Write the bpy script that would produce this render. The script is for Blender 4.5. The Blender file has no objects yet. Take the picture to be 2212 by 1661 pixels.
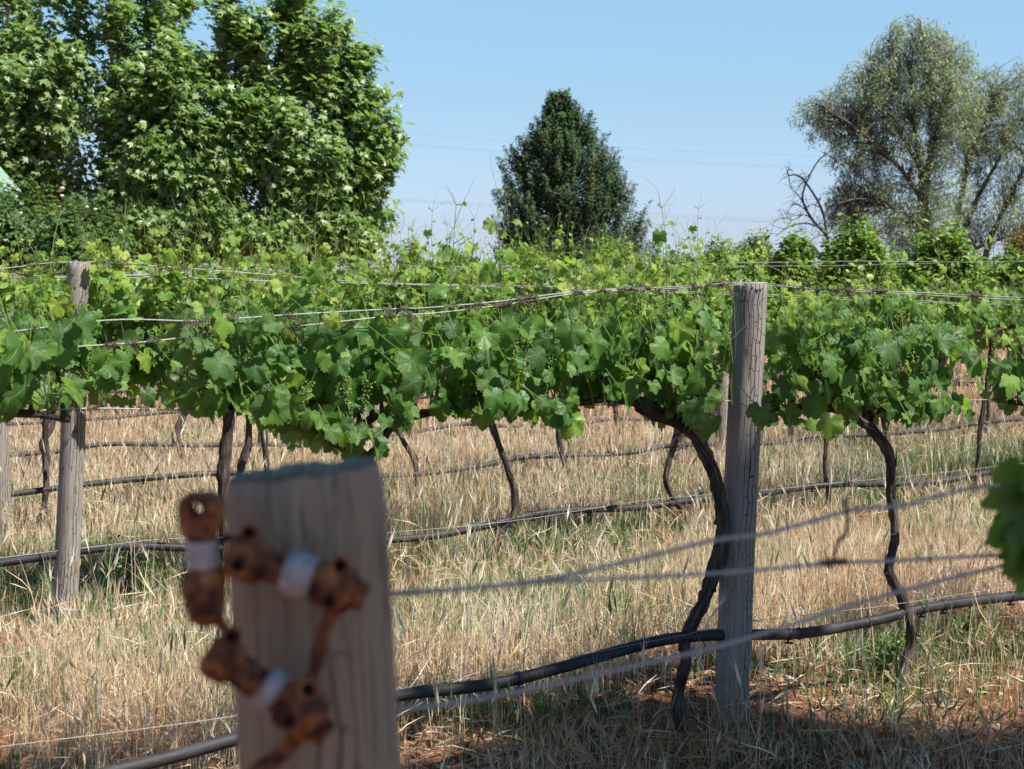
import bpy, math, random
import numpy as np
from mathutils import Vector
R = math.radians
rng = np.random.default_rng(7)
random.seed(7)
sc = bpy.context.scene
COL = sc.collection

# ------------------------------------------------------------------ camera, sky, sun
FPX, CX, CY, HORIZ = 3500.0, 1106.0, 830.5, 500.0      # focal length and centre in pixels of a 2212 px wide frame
EYE = np.array([0.0, 0.0, 1.6])
PITCH = math.atan((CY - HORIZ) / FPX)
cam_d = bpy.data.cameras.new('camera')
cam = bpy.data.objects.new('camera', cam_d); COL.objects.link(cam)
cam.location = EYE; cam.rotation_euler = (math.pi / 2 - PITCH, 0, 0)
cam_d.sensor_width = 36; cam_d.lens = FPX / 2212 * 36
cam_d.clip_start = 0.05; cam_d.clip_end = 3000
cam_d.dof.use_dof = True; cam_d.dof.focus_distance = 7.0; cam_d.dof.aperture_fstop = 8.5
sc.camera = cam
SUN_EL, SUN_H = R(57), np.array([0.912, -0.41])
sun_dir = np.array([SUN_H[0] * math.cos(SUN_EL), SUN_H[1] * math.cos(SUN_EL), math.sin(SUN_EL)])
world = bpy.data.worlds.new('World'); sc.world = world; world.use_nodes = True
wn = world.node_tree; wn.nodes.clear()
sky = wn.nodes.new('ShaderNodeTexSky'); sky.sky_type = 'NISHITA'; sky.sun_disc = False
sky.sun_elevation = SUN_EL; sky.sun_rotation = math.atan2(SUN_H[0], SUN_H[1])
sky.air_density = 1.0; sky.dust_density = 0.0; sky.ozone_density = 1.0; sky.altitude = 0
bgn = wn.nodes.new('ShaderNodeBackground'); bgn.inputs['Strength'].default_value = 0.05
wo = wn.nodes.new('ShaderNodeOutputWorld')
tcw = wn.nodes.new('ShaderNodeTexCoord'); sxw = wn.nodes.new('ShaderNodeSeparateXYZ'); wn.links.new(tcw.outputs['Generated'], sxw.inputs[0])
mrw = wn.nodes.new('ShaderNodeMapRange'); mrw.inputs[1].default_value = -0.05; mrw.inputs[2].default_value = 0.45; wn.links.new(sxw.outputs['Z'], mrw.inputs[0])
crw = wn.nodes.new('ShaderNodeValToRGB'); ew = crw.color_ramp.elements
for _ in range(3): ew.new(0.5)
for el, (p_, c_) in zip(ew, [(0.06, (.36, .50, .93)), (0.10, (.307, .425, .79)), (0.262, (.425, .52, .665)), (0.375, (.52, .64, .71)), (1.0, (.50, .58, .66))]): el.position = p_; el.color = (*c_, 1)
wn.links.new(mrw.outputs[0], crw.inputs[0])
mxw = wn.nodes.new('ShaderNodeVectorMath'); mxw.operation = 'MULTIPLY'; wn.links.new(sky.outputs[0], mxw.inputs[0]); wn.links.new(crw.outputs[0], mxw.inputs[1])
scw = wn.nodes.new('ShaderNodeVectorMath'); scw.operation = 'SCALE'; scw.inputs['Scale'].default_value = 2.0; wn.links.new(mxw.outputs[0], scw.inputs[0])
wn.links.new(scw.outputs[0], bgn.inputs[0]); wn.links.new(bgn.outputs[0], wo.inputs[0])
sun_l = bpy.data.lights.new('sun', 'SUN'); sun_l.energy = 5.0; sun_l.angle = R(0.53); sun_l.color = (1, 0.955, 0.89)
sun_o = bpy.data.objects.new('sun', sun_l); COL.objects.link(sun_o)
sun_o.rotation_euler = Vector(sun_dir).to_track_quat('Z', 'Y').to_euler()
sun_o.location = (20, -5, 30)
sc.view_settings.view_transform = 'Standard'; sc.view_settings.look = 'None'
sc.view_settings.exposure = 1.0; sc.view_settings.gamma = 1
sc.cycles.max_bounces = 6; sc.cycles.transparent_max_bounces = 4
sc.cycles.diffuse_bounces = 3; sc.cycles.glossy_bounces = 2; sc.cycles.transmission_bounces = 4

# ------------------------------------------------------------------ where things stand
def ray(x, y):
    a, b = (x - CX) / FPX, (CY - y) / FPX
    return np.array([a, math.cos(PITCH) + math.sin(PITCH) * b, -math.sin(PITCH) + math.cos(PITCH) * b])
def at_depth(x, y, d):
    r = ray(x, y); return EYE + r * (d / r[1])
def px_m(d): return FPX / d
ROWDIR = ray(6600, HORIZ); ROWDIR[2] = 0; ROWDIR /= np.linalg.norm(ROWDIR)
ROWN = np.array([-ROWDIR[1], ROWDIR[0], 0.0])
ROW_ANG = math.atan2(ROWDIR[1], ROWDIR[0])
def on_w(w, x, y):
    r = ray(x, y); return EYE + r * (w / float(np.dot(ROWN, r)))
def on_z(x, y, z):
    r = ray(x, y); return EYE + r * ((z - 1.6) / r[2])
p = on_z(1577, 1562, 0); W1 = float(np.dot(p, ROWN))
p = on_z(133, 1335, 0); W2 = float(np.dot(p, ROWN))
W0 = float(np.dot(at_depth(672, 1020, 1.155), ROWN))
ROWS = {0: W0, 1: W1, 2: W2}
for k in range(3, 13): ROWS[k] = W2 + 2.5 * (k - 2)
def gz_w(w):
    return np.interp(w, [0, 7.2, 9.2, 11.8, 16, 24, 34, 60, 1500], [0, 0, -0.10, -0.20, -0.33, -0.45, -0.6, -1.1, -42])
def gz(x, y):
    w = -ROWDIR[1] * x + ROWDIR[0] * y
    return gz_w(w) + 0.018 * np.sin(1.3 * x + .4) * np.sin(1.1 * y + 1) + 0.01 * np.sin(4.1 * x + 2 * y)
def gz1(q): return float(gz(np.array(q[0]), np.array(q[1])))

# ------------------------------------------------------------------ mesh helpers
def unit(a):
    a = np.asarray(a, float); return a / np.maximum(np.linalg.norm(a, axis=-1, keepdims=True), 1e-9)
class MB:
    def __init__(s): s.v = []; s.f = []; s.t = []; s.u = []; s.m = []; s.n = 0
    def add(s, v, faces, tint=0.5, uv=None, mat=0):
        v = np.asarray(v, float).reshape(-1, 3); n = len(v)
        s.v.append(v); s.t.append(np.broadcast_to(np.asarray(tint, float), (n,)).copy())
        s.u.append(np.zeros((n, 2)) if uv is None else np.asarray(uv, float).reshape(-1, 2))
        for fa in faces:
            fa = np.asarray(fa, int)
            if len(fa): s.f.append(fa + s.n); s.m.append(np.full(len(fa), mat, int))
        s.n += n
    def build(s, name, mats, parent=None, smooth=True, loc=None, rotz=0):
        me = bpy.data.meshes.new(name)
        if s.n:
            V = np.concatenate(s.v); me.vertices.add(len(V)); me.vertices.foreach_set('co', V.ravel())
            tot = np.concatenate([np.full(len(f), f.shape[1]) for f in s.f])
            idx = np.concatenate([f.ravel() for f in s.f])
            me.loops.add(len(idx)); me.loops.foreach_set('vertex_index', idx)
            me.polygons.add(len(tot)); st = np.zeros(len(tot), int); st[1:] = np.cumsum(tot)[:-1]
            me.polygons.foreach_set('loop_start', st); me.polygons.foreach_set('loop_total', tot)
            me.polygons.foreach_set('material_index', np.concatenate(s.m))
            me.polygons.foreach_set('use_smooth', np.full(len(tot), smooth))
            a = me.attributes.new('tint', 'FLOAT', 'POINT'); a.data.foreach_set('value', np.concatenate(s.t))
            U = np.concatenate(s.u); U3 = np.zeros((len(U), 3)); U3[:, :2] = U
            a = me.attributes.new('luv', 'FLOAT_VECTOR', 'POINT'); a.data.foreach_set('vector', U3.ravel())
            me.update(calc_edges=True)
        for m in (mats if isinstance(mats, (list, tuple)) else [mats]): me.materials.append(m)
        o = bpy.data.objects.new(name, me); COL.objects.link(o)
        if parent is not None: o.parent = parent
        if loc is not None: o.location = loc
        if rotz: o.rotation_euler[2] = rotz
        return o
def tag(o, label=None, cat=None, group=None, kind=None):
    if label: o['label'] = label
    if cat: o['category'] = cat
    if group: o['group'] = group
    if kind: o['kind'] = kind
    return o
def empty(name, loc, rotz=0):
    o = bpy.data.objects.new(name, None); COL.objects.link(o); o.empty_display_size = 0.1
    o.location = loc; o.rotation_euler = (0, 0, rotz); return o
def smooth_path(P, step=None, n=None):
    P = np.asarray(P, float)
    if len(P) < 3: 
        k = n or 6; t = np.linspace(0, 1, k)[:, None]; return P[0] * (1 - t) + P[-1] * t
    Q = np.vstack([2 * P[0] - P[1], P, 2 * P[-1] - P[-2]]); out = []
    k = max(2, (n or 40) // (len(P) - 1))
    for i in range(1, len(Q) - 2):
        t = np.linspace(0, 1, k, endpoint=False)[:, None]
        a, b, c, d = Q[i - 1], Q[i], Q[i + 1], Q[i + 2]
        out.append(0.5 * (2 * b + (c - a) * t + (2 * a - 5 * b + 4 * c - d) * t ** 2 + (3 * b - a - 3 * c + d) * t ** 3))
    out.append(P[-1:]); return np.vstack(out)
def tube(mb, P, r, sides=8, tint=0.5, rough=0, cap=True, mat=0, lump=0, seed=0):
    P = np.asarray(P, float); n = len(P); r = np.broadcast_to(np.asarray(r, float), (n,)).copy()
    T = unit(np.gradient(P, axis=0)); ref = np.array([0, 0, 1.0]) if abs(T[0][2]) < .9 else np.array([1.0, 0, 0])
    A = np.zeros((n, 3)); a = unit(np.cross(T[0], ref))
    for i in range(n):
        a = unit(a - T[i] * np.dot(a, T[i])); A[i] = a
    B = np.cross(T, A); g = np.random.default_rng(seed + 11)
    if lump:
        k = np.cumsum(np.concatenate([[0], np.linalg.norm(np.diff(P, axis=0), axis=1)]))
        r = r * (1 + lump * np.sin(k * 38 + seed) * np.sin(k * 17 + seed * 2) + lump * .7 * g.normal(0, .5, n))
    th = np.linspace(0, 2 * math.pi, sides, endpoint=False)
    rr = r[:, None] * (1 + rough * g.normal(0, 1, (n, sides)) + (rough * 1.2 * np.sin(th * 5 + seed)[None, :] if rough else 0))
    V = P[:, None, :] + rr[:, :, None] * (np.cos(th)[None, :, None] * A[:, None, :] + np.sin(th)[None, :, None] * B[:, None, :])
    L = np.concatenate([[0], np.cumsum(np.linalg.norm(np.diff(P, axis=0), axis=1))])
    uv = np.stack([np.broadcast_to(th[None, :] / 6.2832 * 2 * math.pi * r.mean(), (n, sides)), np.broadcast_to(L[:, None], (n, sides))], -1)
    i = np.arange(n - 1)[:, None] * sides; j = np.arange(sides)[None, :]; j2 = (j + 1) % sides
    F = np.stack([i + j, i + j2, i + sides + j2, i + sides + j], -1).reshape(-1, 4)
    fs = [F]
    if cap: fs += [np.arange(sides)[::-1][None, :], (np.arange(sides) + (n - 1) * sides)[None, :]]
    tt = tint if np.isscalar(tint) else np.repeat(tint, sides)
    mb.add(V.reshape(-1, 3), fs, tt, uv.reshape(-1, 2), mat)
def sticks(mb, P0, P1, r, tint=0.5, mat=0):
    P0 = np.asarray(P0, float); P1 = np.asarray(P1, float); n = len(P0)
    if not n: return
    T = unit(P1 - P0); A = unit(np.cross(T, [0.3, 0.2, 1.0])); B = np.cross(T, A)
    V = []
    for P in (P0, P1):
        for k in range(3):
            a = k * 2.0944; V.append(P + r * (math.cos(a) * A + math.sin(a) * B))
    V = np.stack(V, 1); b = np.arange(n)[:, None] * 6
    F = np.concatenate([b + np.array([[k, (k + 1) % 3, 3 + (k + 1) % 3, 3 + k]]) for k in range(3)])
    t = np.repeat(np.broadcast_to(tint, (n,)), 6)
    mb.add(V.reshape(-1, 3), [F], t, None, mat)
def scatter(mb, tm, P, N, T, S, tint, mat=0):
    tv, tf, tu = tm; n = len(P)
    if not n: return
    N = unit(N); T = unit(T - N * np.sum(T * N, 1, keepdims=True)); B = np.cross(T, N)
    S = np.broadcast_to(np.asarray(S, float), (n,))[:, None, None]
    V = P[:, None, :] + S * (tv[None, :, 0:1] * B[:, None, :] + tv[None, :, 1:2] * T[:, None, :] + tv[None, :, 2:3] * N[:, None, :])
    off = (np.arange(n) * len(tv))[:, None, None]
    fs = [(off + f[None]).reshape(-1, f.shape[1]) for f in tf]
    mb.add(V.reshape(-1, 3), fs, np.repeat(np.broadcast_to(tint, (n,)), len(tv)), np.tile(tu, (n, 1)), mat)
def multi(mb, tms, P, N, T, S, tint, g, mat=0):
    P = np.asarray(P, float); k = g.integers(0, len(tms), len(P)); S = np.broadcast_to(S, (len(P),)); tint = np.broadcast_to(tint, (len(P),))
    for i, tm in enumerate(tms):
        m = k == i; scatter(mb, tm, P[m], N[m], T[m], S[m], tint[m], mat)

# ------------------------------------------------------------------ leaf shapes
GL = [(0, 1.0), (7, .90), (13, .93), (20, .80), (27, .80), (33, .66), (39, .76), (45, .78), (51, .90), (57, .84), (63, .86), (70, .74), (77, .74), (84, .62), (91, .70), (98, .70), (106, .78), (113, .70), (121, .74), (129, .66), (138, .70), (148, .60), (158, .58), (170, .30)]
def leaf_tm(shape, rings=2, droop=.25, fold=.2, rip=.08, seed=0, wide=1.0):
    g = np.random.default_rng(seed)
    pts = [(a, r) for a, r in shape] + [(-a, r) for a, r in reversed(shape) if a not in (0, 180)]
    ang = np.radians([p[0] for p in pts]); rad = np.array([p[1] for p in pts]) * (1 + g.normal(0, .03, len(pts)))
    n = len(pts); V = [[0, 0, 0]]; U = [[0, 0]]
    for k in range(1, rings + 1):
        q = k / rings
        if rings == 2 and k == 1: q = .55
        for a, r in zip(ang, rad):
            rr = r * q if k == rings else r * q * .9 + .05
            x, y = math.sin(a) * rr * wide, math.cos(a) * rr
            z = fold * abs(x) - droop * (rr ** 2) * (.6 + .4 * math.cos(a)) + rip * math.sin(a * 5 + seed) * rr * rr
            V.append([x, y, z]); U.append([x, y])
    j = np.arange(n); j2 = (j + 1) % n
    fs = [np.stack([np.zeros(n, int), 1 + j2, 1 + j], -1)]
    for k in range(1, rings): fs.append(np.stack([1 + (k - 1) * n + j, 1 + (k - 1) * n + j2, 1 + k * n + j2, 1 + k * n + j], -1))
    return np.array(V), fs, np.array(U)
G_HI = [leaf_tm(GL, 2, d, f, rp, s) for d, f, rp, s in [(.35, .32, .12, 1), (.08, .45, .16, 2), (.65, .15, .10, 3), (.28, -.25, .16, 4), (.9, .35, .08, 5), (.15, .75, .14, 6), (.5, .5, .2, 7)]]
GLS = [(0, 1.0), (18, .82), (32, .68), (52, .90), (82, .64), (104, .77), (145, .66), (170, .30)]
G_LO = [leaf_tm(GLS, 1, d, f, .1, s) for d, f, s in [(.28, .2, 1), (.1, .35, 2), (.5, .1, 3)]]
PL = [(0, 1.0), (10, .72), (24, .48), (40, .72), (50, .95), (62, .62), (78, .44), (98, .72), (125, .42), (165, .3)]
P_LO = [leaf_tm(PL, 1, d, f, .1, s) for d, f, s in [(.3, .2, 1), (.1, .4, 2), (.6, .15, 3)]]
def simple_leaf(w, fold=.15, droop=.2):
    V = np.array([[0, 0, 0], [w, .4, fold * w], [0, 1, -droop], [-w, .4, fold * w], [0, .45, -.05]], float)
    return V, [np.array([[0, 1, 4], [1, 2, 4], [2, 3, 4], [3, 0, 4]])], V[:, :2].copy()
OVAL = [simple_leaf(.28), simple_leaf(.33, -.3, .35)]
def sliver(w): 
    V = np.array([[0, 0, 0], [w, .5, .02], [0, 1, -.12], [-w, .5, .02]], float)
    return V, [np.array([[0, 1, 2, 3]])], V[:, :2].copy()
NARROW = [sliver(.085), sliver(.11)]
def spray():
    V = []; F = []
    for k in range(5):
        a = (k - 2) * .32; b = len(V); d = np.array([math.sin(a), math.cos(a), .1 * (k % 2)]); s = np.array([math.cos(a), -math.sin(a), 0]) * .085
        L = 1 - abs(k - 2) * .17
        V += [d * .05 - s * .4, d * L * .6 - s, d * L, d * L * .6 + s]; F.append([b, b + 1, b + 2, b + 3])
    V = np.array(V); return V, [np.array(F)], V[:, :2].copy()
SPRAY = [spray()]

# ------------------------------------------------------------------ materials
def nodes(name):
    m = bpy.data.materials.new(name); m.use_nodes = True; nt = m.node_tree; nt.nodes.clear()
    return m, nt
class NT:
    def __init__(s, nt): s.nt = nt
    def n(s, t, **kw):
        q = s.nt.nodes.new(t)
        for k, v in kw.items():
            if isinstance(v, (int, float, tuple, str, bool)) and hasattr(q, k): setattr(q, k, v)
        return q
    def l(s, a, b): s.nt.links.new(a, b)
    def val(s, inp, v):
        if hasattr(v, 'is_output') or isinstance(v, bpy.types.NodeSocket): s.l(v, inp)
        elif isinstance(v, (tuple, list)) and len(v) == 3 and inp.type == 'RGBA': inp.default_value = (*v, 1)
        else: inp.default_value = v
    def attr(s, name): return s.n('ShaderNodeAttribute', attribute_name=name)
    def math(s, op, a, b=0.0, c=None, clamp=False):
        q = s.n('ShaderNodeMath', operation=op); q.use_clamp = clamp; s.val(q.inputs[0], a); s.val(q.inputs[1], b)
        if c is not None: s.val(q.inputs[2], c)
        return q.outputs[0]
    def mix(s, f, a, b, mode='MIX'):
        q = s.n('ShaderNodeMix', data_type='RGBA', blend_type=mode); s.val(q.inputs[0], f); s.val(q.inputs[6], a); s.val(q.inputs[7], b); return q.outputs[2]
    def noise(s, vec, scale, detail=3, rough=.55, scl=None):
        if scl is not None:
            mp = s.n('ShaderNodeMapping'); mp.inputs['Scale'].default_value = scl; s.l(vec, mp.inputs[0]); vec = mp.outputs[0]
        q = s.n('ShaderNodeTexNoise'); q.inputs['Scale'].default_value = scale; q.inputs['Detail'].default_value = detail; q.inputs['Roughness'].default_value = rough
        if vec is not None: s.l(vec, q.inputs['Vector'])
        return q.outputs['Fac']
    def rng(s, v, a, b, c=0.0, d=1.0):
        q = s.n('ShaderNodeMapRange'); s.val(q.inputs[0], v); 
        for i, x in enumerate((a, b, c, d)): q.inputs[i + 1].default_value = x
        return q.outputs[0]
    def ramp(s, f, stops):
        q = s.n('ShaderNodeValToRGB'); e = q.color_ramp.elements
        while len(e) > len(stops): e.remove(e[-1])
        while len(e) < len(stops): e.new(0.5)
        for el, (p, c) in zip(e, stops): el.position = p; el.color = (*c, 1)
        s.val(q.inputs[0], f); return q.outputs[0]
    def bump(s, h, strength=.5, dist=.01):
        q = s.n('ShaderNodeBump'); q.inputs['Strength'].default_value = strength; q.inputs['Distance'].default_value = dist; s.val(q.inputs['Height'], h); return q.outputs[0]
    def out(s, sh):
        o = s.n('ShaderNodeOutputMaterial'); s.l(sh, o.inputs[0])
    def pbr(s, col, rough=.6, spec=.4, normal=None, metal=0.0):
        q = s.n('ShaderNodeBsdfPrincipled'); s.val(q.inputs['Base Color'], col); s.val(q.inputs['Roughness'], rough)
        q.inputs['Specular IOR Level'].default_value = spec; q.inputs['Metallic'].default_value = metal
        if normal is not None: s.l(normal, q.inputs['Normal'])
        return q.outputs[0]

def leaf_mat(name, stops, transl=.4, rough=.42, spec=.45, veins=False, under=.45, tr_col=None, noise_scale=3.0):
    m, nt = nodes(name); k = NT(nt)
    t = k.attr('tint').outputs['Fac']
    geo = k.n('ShaderNodeNewGeometry'); tc = k.n('ShaderNodeTexCoord')
    nz = k.noise(tc.outputs['Object'], noise_scale, 2)
    t2 = k.math('ADD', t, k.rng(nz, .3, .7, -.08, .08))
    col = k.ramp(t2, stops)
    normal = None
    if veins:
        uv = k.attr('luv').outputs['Vector']; best = None
        for a in (0, 52, -52, 104, -104):
            a = R(a)
            d1 = k.n('ShaderNodeVectorMath', operation='DOT_PRODUCT'); k.l(uv, d1.inputs[0]); d1.inputs[1].default_value = (math.cos(a), -math.sin(a), 0)
            d2 = k.n('ShaderNodeVectorMath', operation='DOT_PRODUCT'); k.l(uv, d2.inputs[0]); d2.inputs[1].default_value = (math.sin(a), math.cos(a), 0)
            d = k.math('ADD', k.math('ABSOLUTE', d1.outputs['Value']), k.math('MULTIPLY', k.math('MAXIMUM', k.math('MULTIPLY', d2.outputs['Value'], -1.0), 0.0), 10.0))
            best = d if best is None else k.math('MINIMUM', best, d)
        vm = k.rng(best, .008, .028, .38, 0.0)
        q = k.n('ShaderNodeTexVoronoi'); q.feature = 'DISTANCE_TO_EDGE'; q.inputs['Scale'].default_value = 7; k.l(uv, q.inputs['Vector'])
        v2 = k.rng(q.outputs['Distance'], 0.0, .06, .16, 0.0)
        vm = k.math('MAXIMUM', vm, v2)
        col = k.mix(vm, col, k.mix(.55, col, (.34, .46, .16)))
        normal = k.bump(k.math('ADD', vm, k.rng(k.noise(uv, 9, 2), 0, 1, 0, .5)), .55, .004)
    if veins:
        ln = k.noise(uv, 2.3, 2); sp = k.rng(k.noise(tc.outputs['Object'], 160, 1), .72, .76, 0.0, .6)
        col = k.mix(k.rng(ln, .35, .7, 0, .35), col, k.mix(.5, col, (.20, .26, .05)))
        col = k.mix(k.math('MULTIPLY', sp, k.rng(ln, .55, .6)), col, (.16, .12, .05))
    back = k.mix(under, col, (.23, .30, .17))
    colf = k.mix(geo.outputs['Backfacing'], col, back)
    pb = k.pbr(colf, k.rng(nz, .3, .7, rough - .08, rough + .12), spec, normal)
    tr = k.n('ShaderNodeBsdfTranslucent'); 
    tcx = k.mix(.5, col, tr_col or (.30, .50, .05)); k.l(tcx, tr.inputs[0])
    mx = k.n('ShaderNodeMixShader'); mx.inputs[0].default_value = transl; k.l(pb, mx.inputs[1]); k.l(tr.outputs[0], mx.inputs[2])
    k.out(mx.outputs[0]); return m
VST = [(0, (.026, .086, .021)), (.25, (.056, .158, .026)), (.5, (.112, .25, .028)), (.75, (.23, .355, .038)), (1, (.40, .46, .085))]
M_vine = leaf_mat('vine_leaf', VST, .46, .40, .36, True)
M_vine_far = leaf_mat('vine_leaf_far', VST, .46, .44, .36, False)
M_plane = leaf_mat('plane_leaf', [(0, (.055, .125, .034)), (.35, (.125, .225, .055)), (.7, (.24, .35, .11)), (1, (.44, .51, .28))], .48, .38, .6)
M_rose = leaf_mat('rose_leaf', [(0, (.022, .060, .02)), (.5, (.05, .11, .03)), (.85, (.10, .16, .04)), (1, (.22, .15, .05))], .25)
M_citrus = leaf_mat('citrus_leaf', [(0, (.045, .12, .025)), (.5, (.12, .225, .03)), (.85, (.24, .34, .045)), (1, (.42, .41, .05))], .3, .5, .35)
M_gum = leaf_mat('willow_leaf', [(0, (.12, .20, .115)), (.5, (.28, .36, .19)), (1, (.50, .56, .32))], .36, .5, .4, tr_col=(.25, .30, .08))
M_conif = leaf_mat('conifer_leaf', [(0, (.024, .058, .030)), (.5, (.054, .106, .044)), (.85, (.095, .15, .055)), (1, (.14, .125, .055))], .10, .85, .04, tr_col=(.07, .1, .03), under=.03)
M_amber = leaf_mat('amber_leaf', [(0, (.10, .09, .03)), (.5, (.20, .14, .05)), (1, (.32, .22, .08))], .25)

def simple_mat(name, stops, rough=.7, spec=.3, transl=0.0, scale=4, detail=3, bump=None, scl=None, attr=True):
    m, nt = nodes(name); k = NT(nt); tc = k.n('ShaderNodeTexCoord')
    nz = k.noise(tc.outputs['Object'], scale, detail, .6, scl)
    f = k.math('ADD', k.attr('tint').outputs['Fac'], k.rng(nz, .25, .75, -.25, .25)) if attr else k.rng(nz, .25, .75)
    col = k.ramp(f, stops)
    nr = k.bump(nz, bump[0], bump[1]) if bump else None
    sh = k.pbr(col, rough, spec, nr)
    if transl:
        tr = k.n('ShaderNodeBsdfTranslucent'); k.l(col, tr.inputs[0]); mx = k.n('ShaderNodeMixShader'); mx.inputs[0].default_value = transl
        k.l(sh, mx.inputs[1]); k.l(tr.outputs[0], mx.inputs[2]); sh = mx.outputs[0]
    k.out(sh); return m
M_shoot = simple_mat('green_shoot', [(0, (.10, .12, .03)), (.5, (.15, .22, .04)), (1, (.25, .30, .07))], .5, .4, .2)
M_straw = simple_mat('straw', [(0, (.38, .19, .09)), (.3, (.64, .44, .245)), (.65, (.80, .66, .45)), (1, (.87, .81, .66))], .6, .3, .28, 2)
M_gstraw = simple_mat('green_blade', [(0, (.04, .09, .022)), (.45, (.10, .19, .05)), (.8, (.21, .30, .10)), (1, (.38, .40, .18))], .5, .35, .3, 2)
M_litter = simple_mat('dry_litter', [(0, (.16, .10, .06)), (.5, (.34, .25, .16)), (1, (.55, .46, .34))], .8, .15, .1, 5)
M_weed = leaf_mat('weed_leaf', [(0, (.03, .08, .02)), (.6, (.07, .15, .03)), (1, (.15, .24, .06))], .3)
def bark_mat(name, a, b, c, sc_=1.0, bs=.9):
    m, nt = nodes(name); k = NT(nt); uv = k.attr('luv').outputs['Vector']; tc = k.n('ShaderNodeTexCoord')
    nz = k.noise(uv, 1, 4, .65, (260 * sc_, 18 * sc_, 1)); n2 = k.noise(tc.outputs['Object'], 9, 3)
    col = k.ramp(k.math('ADD', k.math('MULTIPLY', nz, .75), k.math('MULTIPLY', n2, .25)), [(.32, a), (.5, b), (.66, c)])
    k.out(k.pbr(col, .9, .15, k.bump(nz, bs, .008))); return m
M_bark = bark_mat('vine_bark', (.014, .010, .009), (.062, .047, .040), (.20, .165, .145), .7, 1.0)
M_tbark = bark_mat('tree_bark', (.035, .032, .030), (.10, .09, .082), (.20, .185, .17), .15)
M_pbark = bark_mat('plane_bark', (.12, .11, .08), (.24, .22, .17), (.38, .35, .28), .12, .4)
M_dead = bark_mat('dead_bark', (.014, .014, .015), (.035, .033, .034), (.08, .076, .078), .2)
def post_mat(name, base, dark, stain, crack=1.0, blur=1.0):
    m, nt = nodes(name); k = NT(nt); uv = k.attr('luv').outputs['Vector']; tc = k.n('ShaderNodeTexCoord')
    grain = k.noise(uv, 1, 5, .65, (210, 5.5, 1)); fine = k.noise(uv, 1, 3, .6, (700, 22, 1)); big = k.noise(tc.outputs['Object'], 3.2, 3)
    col = k.mix(k.rng(grain, .3, .7), dark, base)
    col = k.mix(k.rng(fine, .3, .75, 0, .45), col, tuple(x * .62 for x in base))
    col = k.mix(k.rng(big, .42, .68, 0, .6), col, stain)
    # drying checks: long vertical splits stepped sideways
    wob = k.noise(uv, 1, 2, .5, (8, 9, 1)); sx = k.n('ShaderNodeSeparateXYZ'); k.l(uv, sx.inputs[0])
    u2 = k.math('ADD', sx.outputs[0], k.math('MULTIPLY', k.math('SUBTRACT', wob, .5), .03))
    w2 = k.noise(uv, 1, 2, .5, (60, 30, 1))
    v2 = k.math('ADD', sx.outputs[1], k.math('MULTIPLY', k.math('SUBTRACT', w2, .5), .05))
    cb = k.n('ShaderNodeCombineXYZ'); k.l(v2, cb.inputs[0]); k.l(u2, cb.inputs[1])
    br = k.n('ShaderNodeTexBrick'); k.l(cb.outputs[0], br.inputs['Vector']); br.inputs['Scale'].default_value = 1; br.offset = .37; br.offset_frequency = 2; br.squash = .6; br.squash_frequency = 3
    br.inputs['Brick Width'].default_value = .085; br.inputs['Row Height'].default_value = .0155; br.inputs['Mortar Size'].default_value = .0015; br.inputs['Mortar Smooth'].default_value = .3
    zone = k.noise(uv, 1, 1, .4, (11, 1.1, 1)); zm = k.rng(zone, .46, .54)
    lines = k.noise(uv, 1, 2, .5, (75, 1.6, 1)); lm = k.rng(k.math('ABSOLUTE', k.math('SUBTRACT', lines, .5)), 0.0, .006, 1.0, 0.0)
    ck = k.math('MULTIPLY', k.math('MULTIPLY', br.outputs['Fac'], zm), crack); ck = k.math('MAXIMUM', ck, k.math('MULTIPLY', lm, .8 * crack), clamp=True)
    knot = k.n('ShaderNodeTexVoronoi'); mp = k.n('ShaderNodeMapping'); mp.inputs['Scale'].default_value = (9, 4.2, 1); k.l(uv, mp.inputs[0]); k.l(mp.outputs[0], knot.inputs['Vector']); knot.inputs['Scale'].default_value = 1
    km = k.rng(knot.outputs['Distance'], .05, .13, 1.0, 0.0)
    col = k.mix(k.math('MULTIPLY', km, .75), col, (.12, .065, .04))
    col = k.mix(ck, col, (.022, .017, .014))
    h = k.math('ADD', k.math('MULTIPLY', grain, .25), k.math('MULTIPLY', ck, -1.6)); h = k.math('ADD', h, k.math('MULTIPLY', fine, .12))
    k.out(k.pbr(col, .85, .2, k.bump(h, .9, .006))); return m
M_post = post_mat('weathered_post', (.365, .32, .27), (.195, .168, .142), (.23, .235, .245))
M_postF = post_mat('blurred_end_post', (.45, .345, .22), (.20, .150, .098), (.29, .25, .20), .8)
def metal_mat(name, col, rough=.45, metal=.6, var=.3):
    m, nt = nodes(name); k = NT(nt); tc = k.n('ShaderNodeTexCoord'); nz = k.noise(tc.outputs['Object'], 60, 3)
    c = k.mix(k.rng(nz, .35, .65, 0, var), col, tuple(x * .45 for x in col)); k.out(k.pbr(c, rough, .5, None, metal)); return m
M_wire = metal_mat('galvanised_wire', (.30, .30, .295), .5, .3)
M_wireF = metal_mat('dull_wire', (.38, .375, .35), .55, .1)
M_dark = simple_mat('dry_tendril', [(0, (.05, .035, .03)), (.5, (.14, .10, .08)), (1, (.24, .18, .14))], .85, .1, 0, 30)
M_cap = simple_mat('black_plastic', [(0, (.010, .010, .011)), (1, (.022, .022, .024))], .5, .4, 0, 30)
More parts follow.
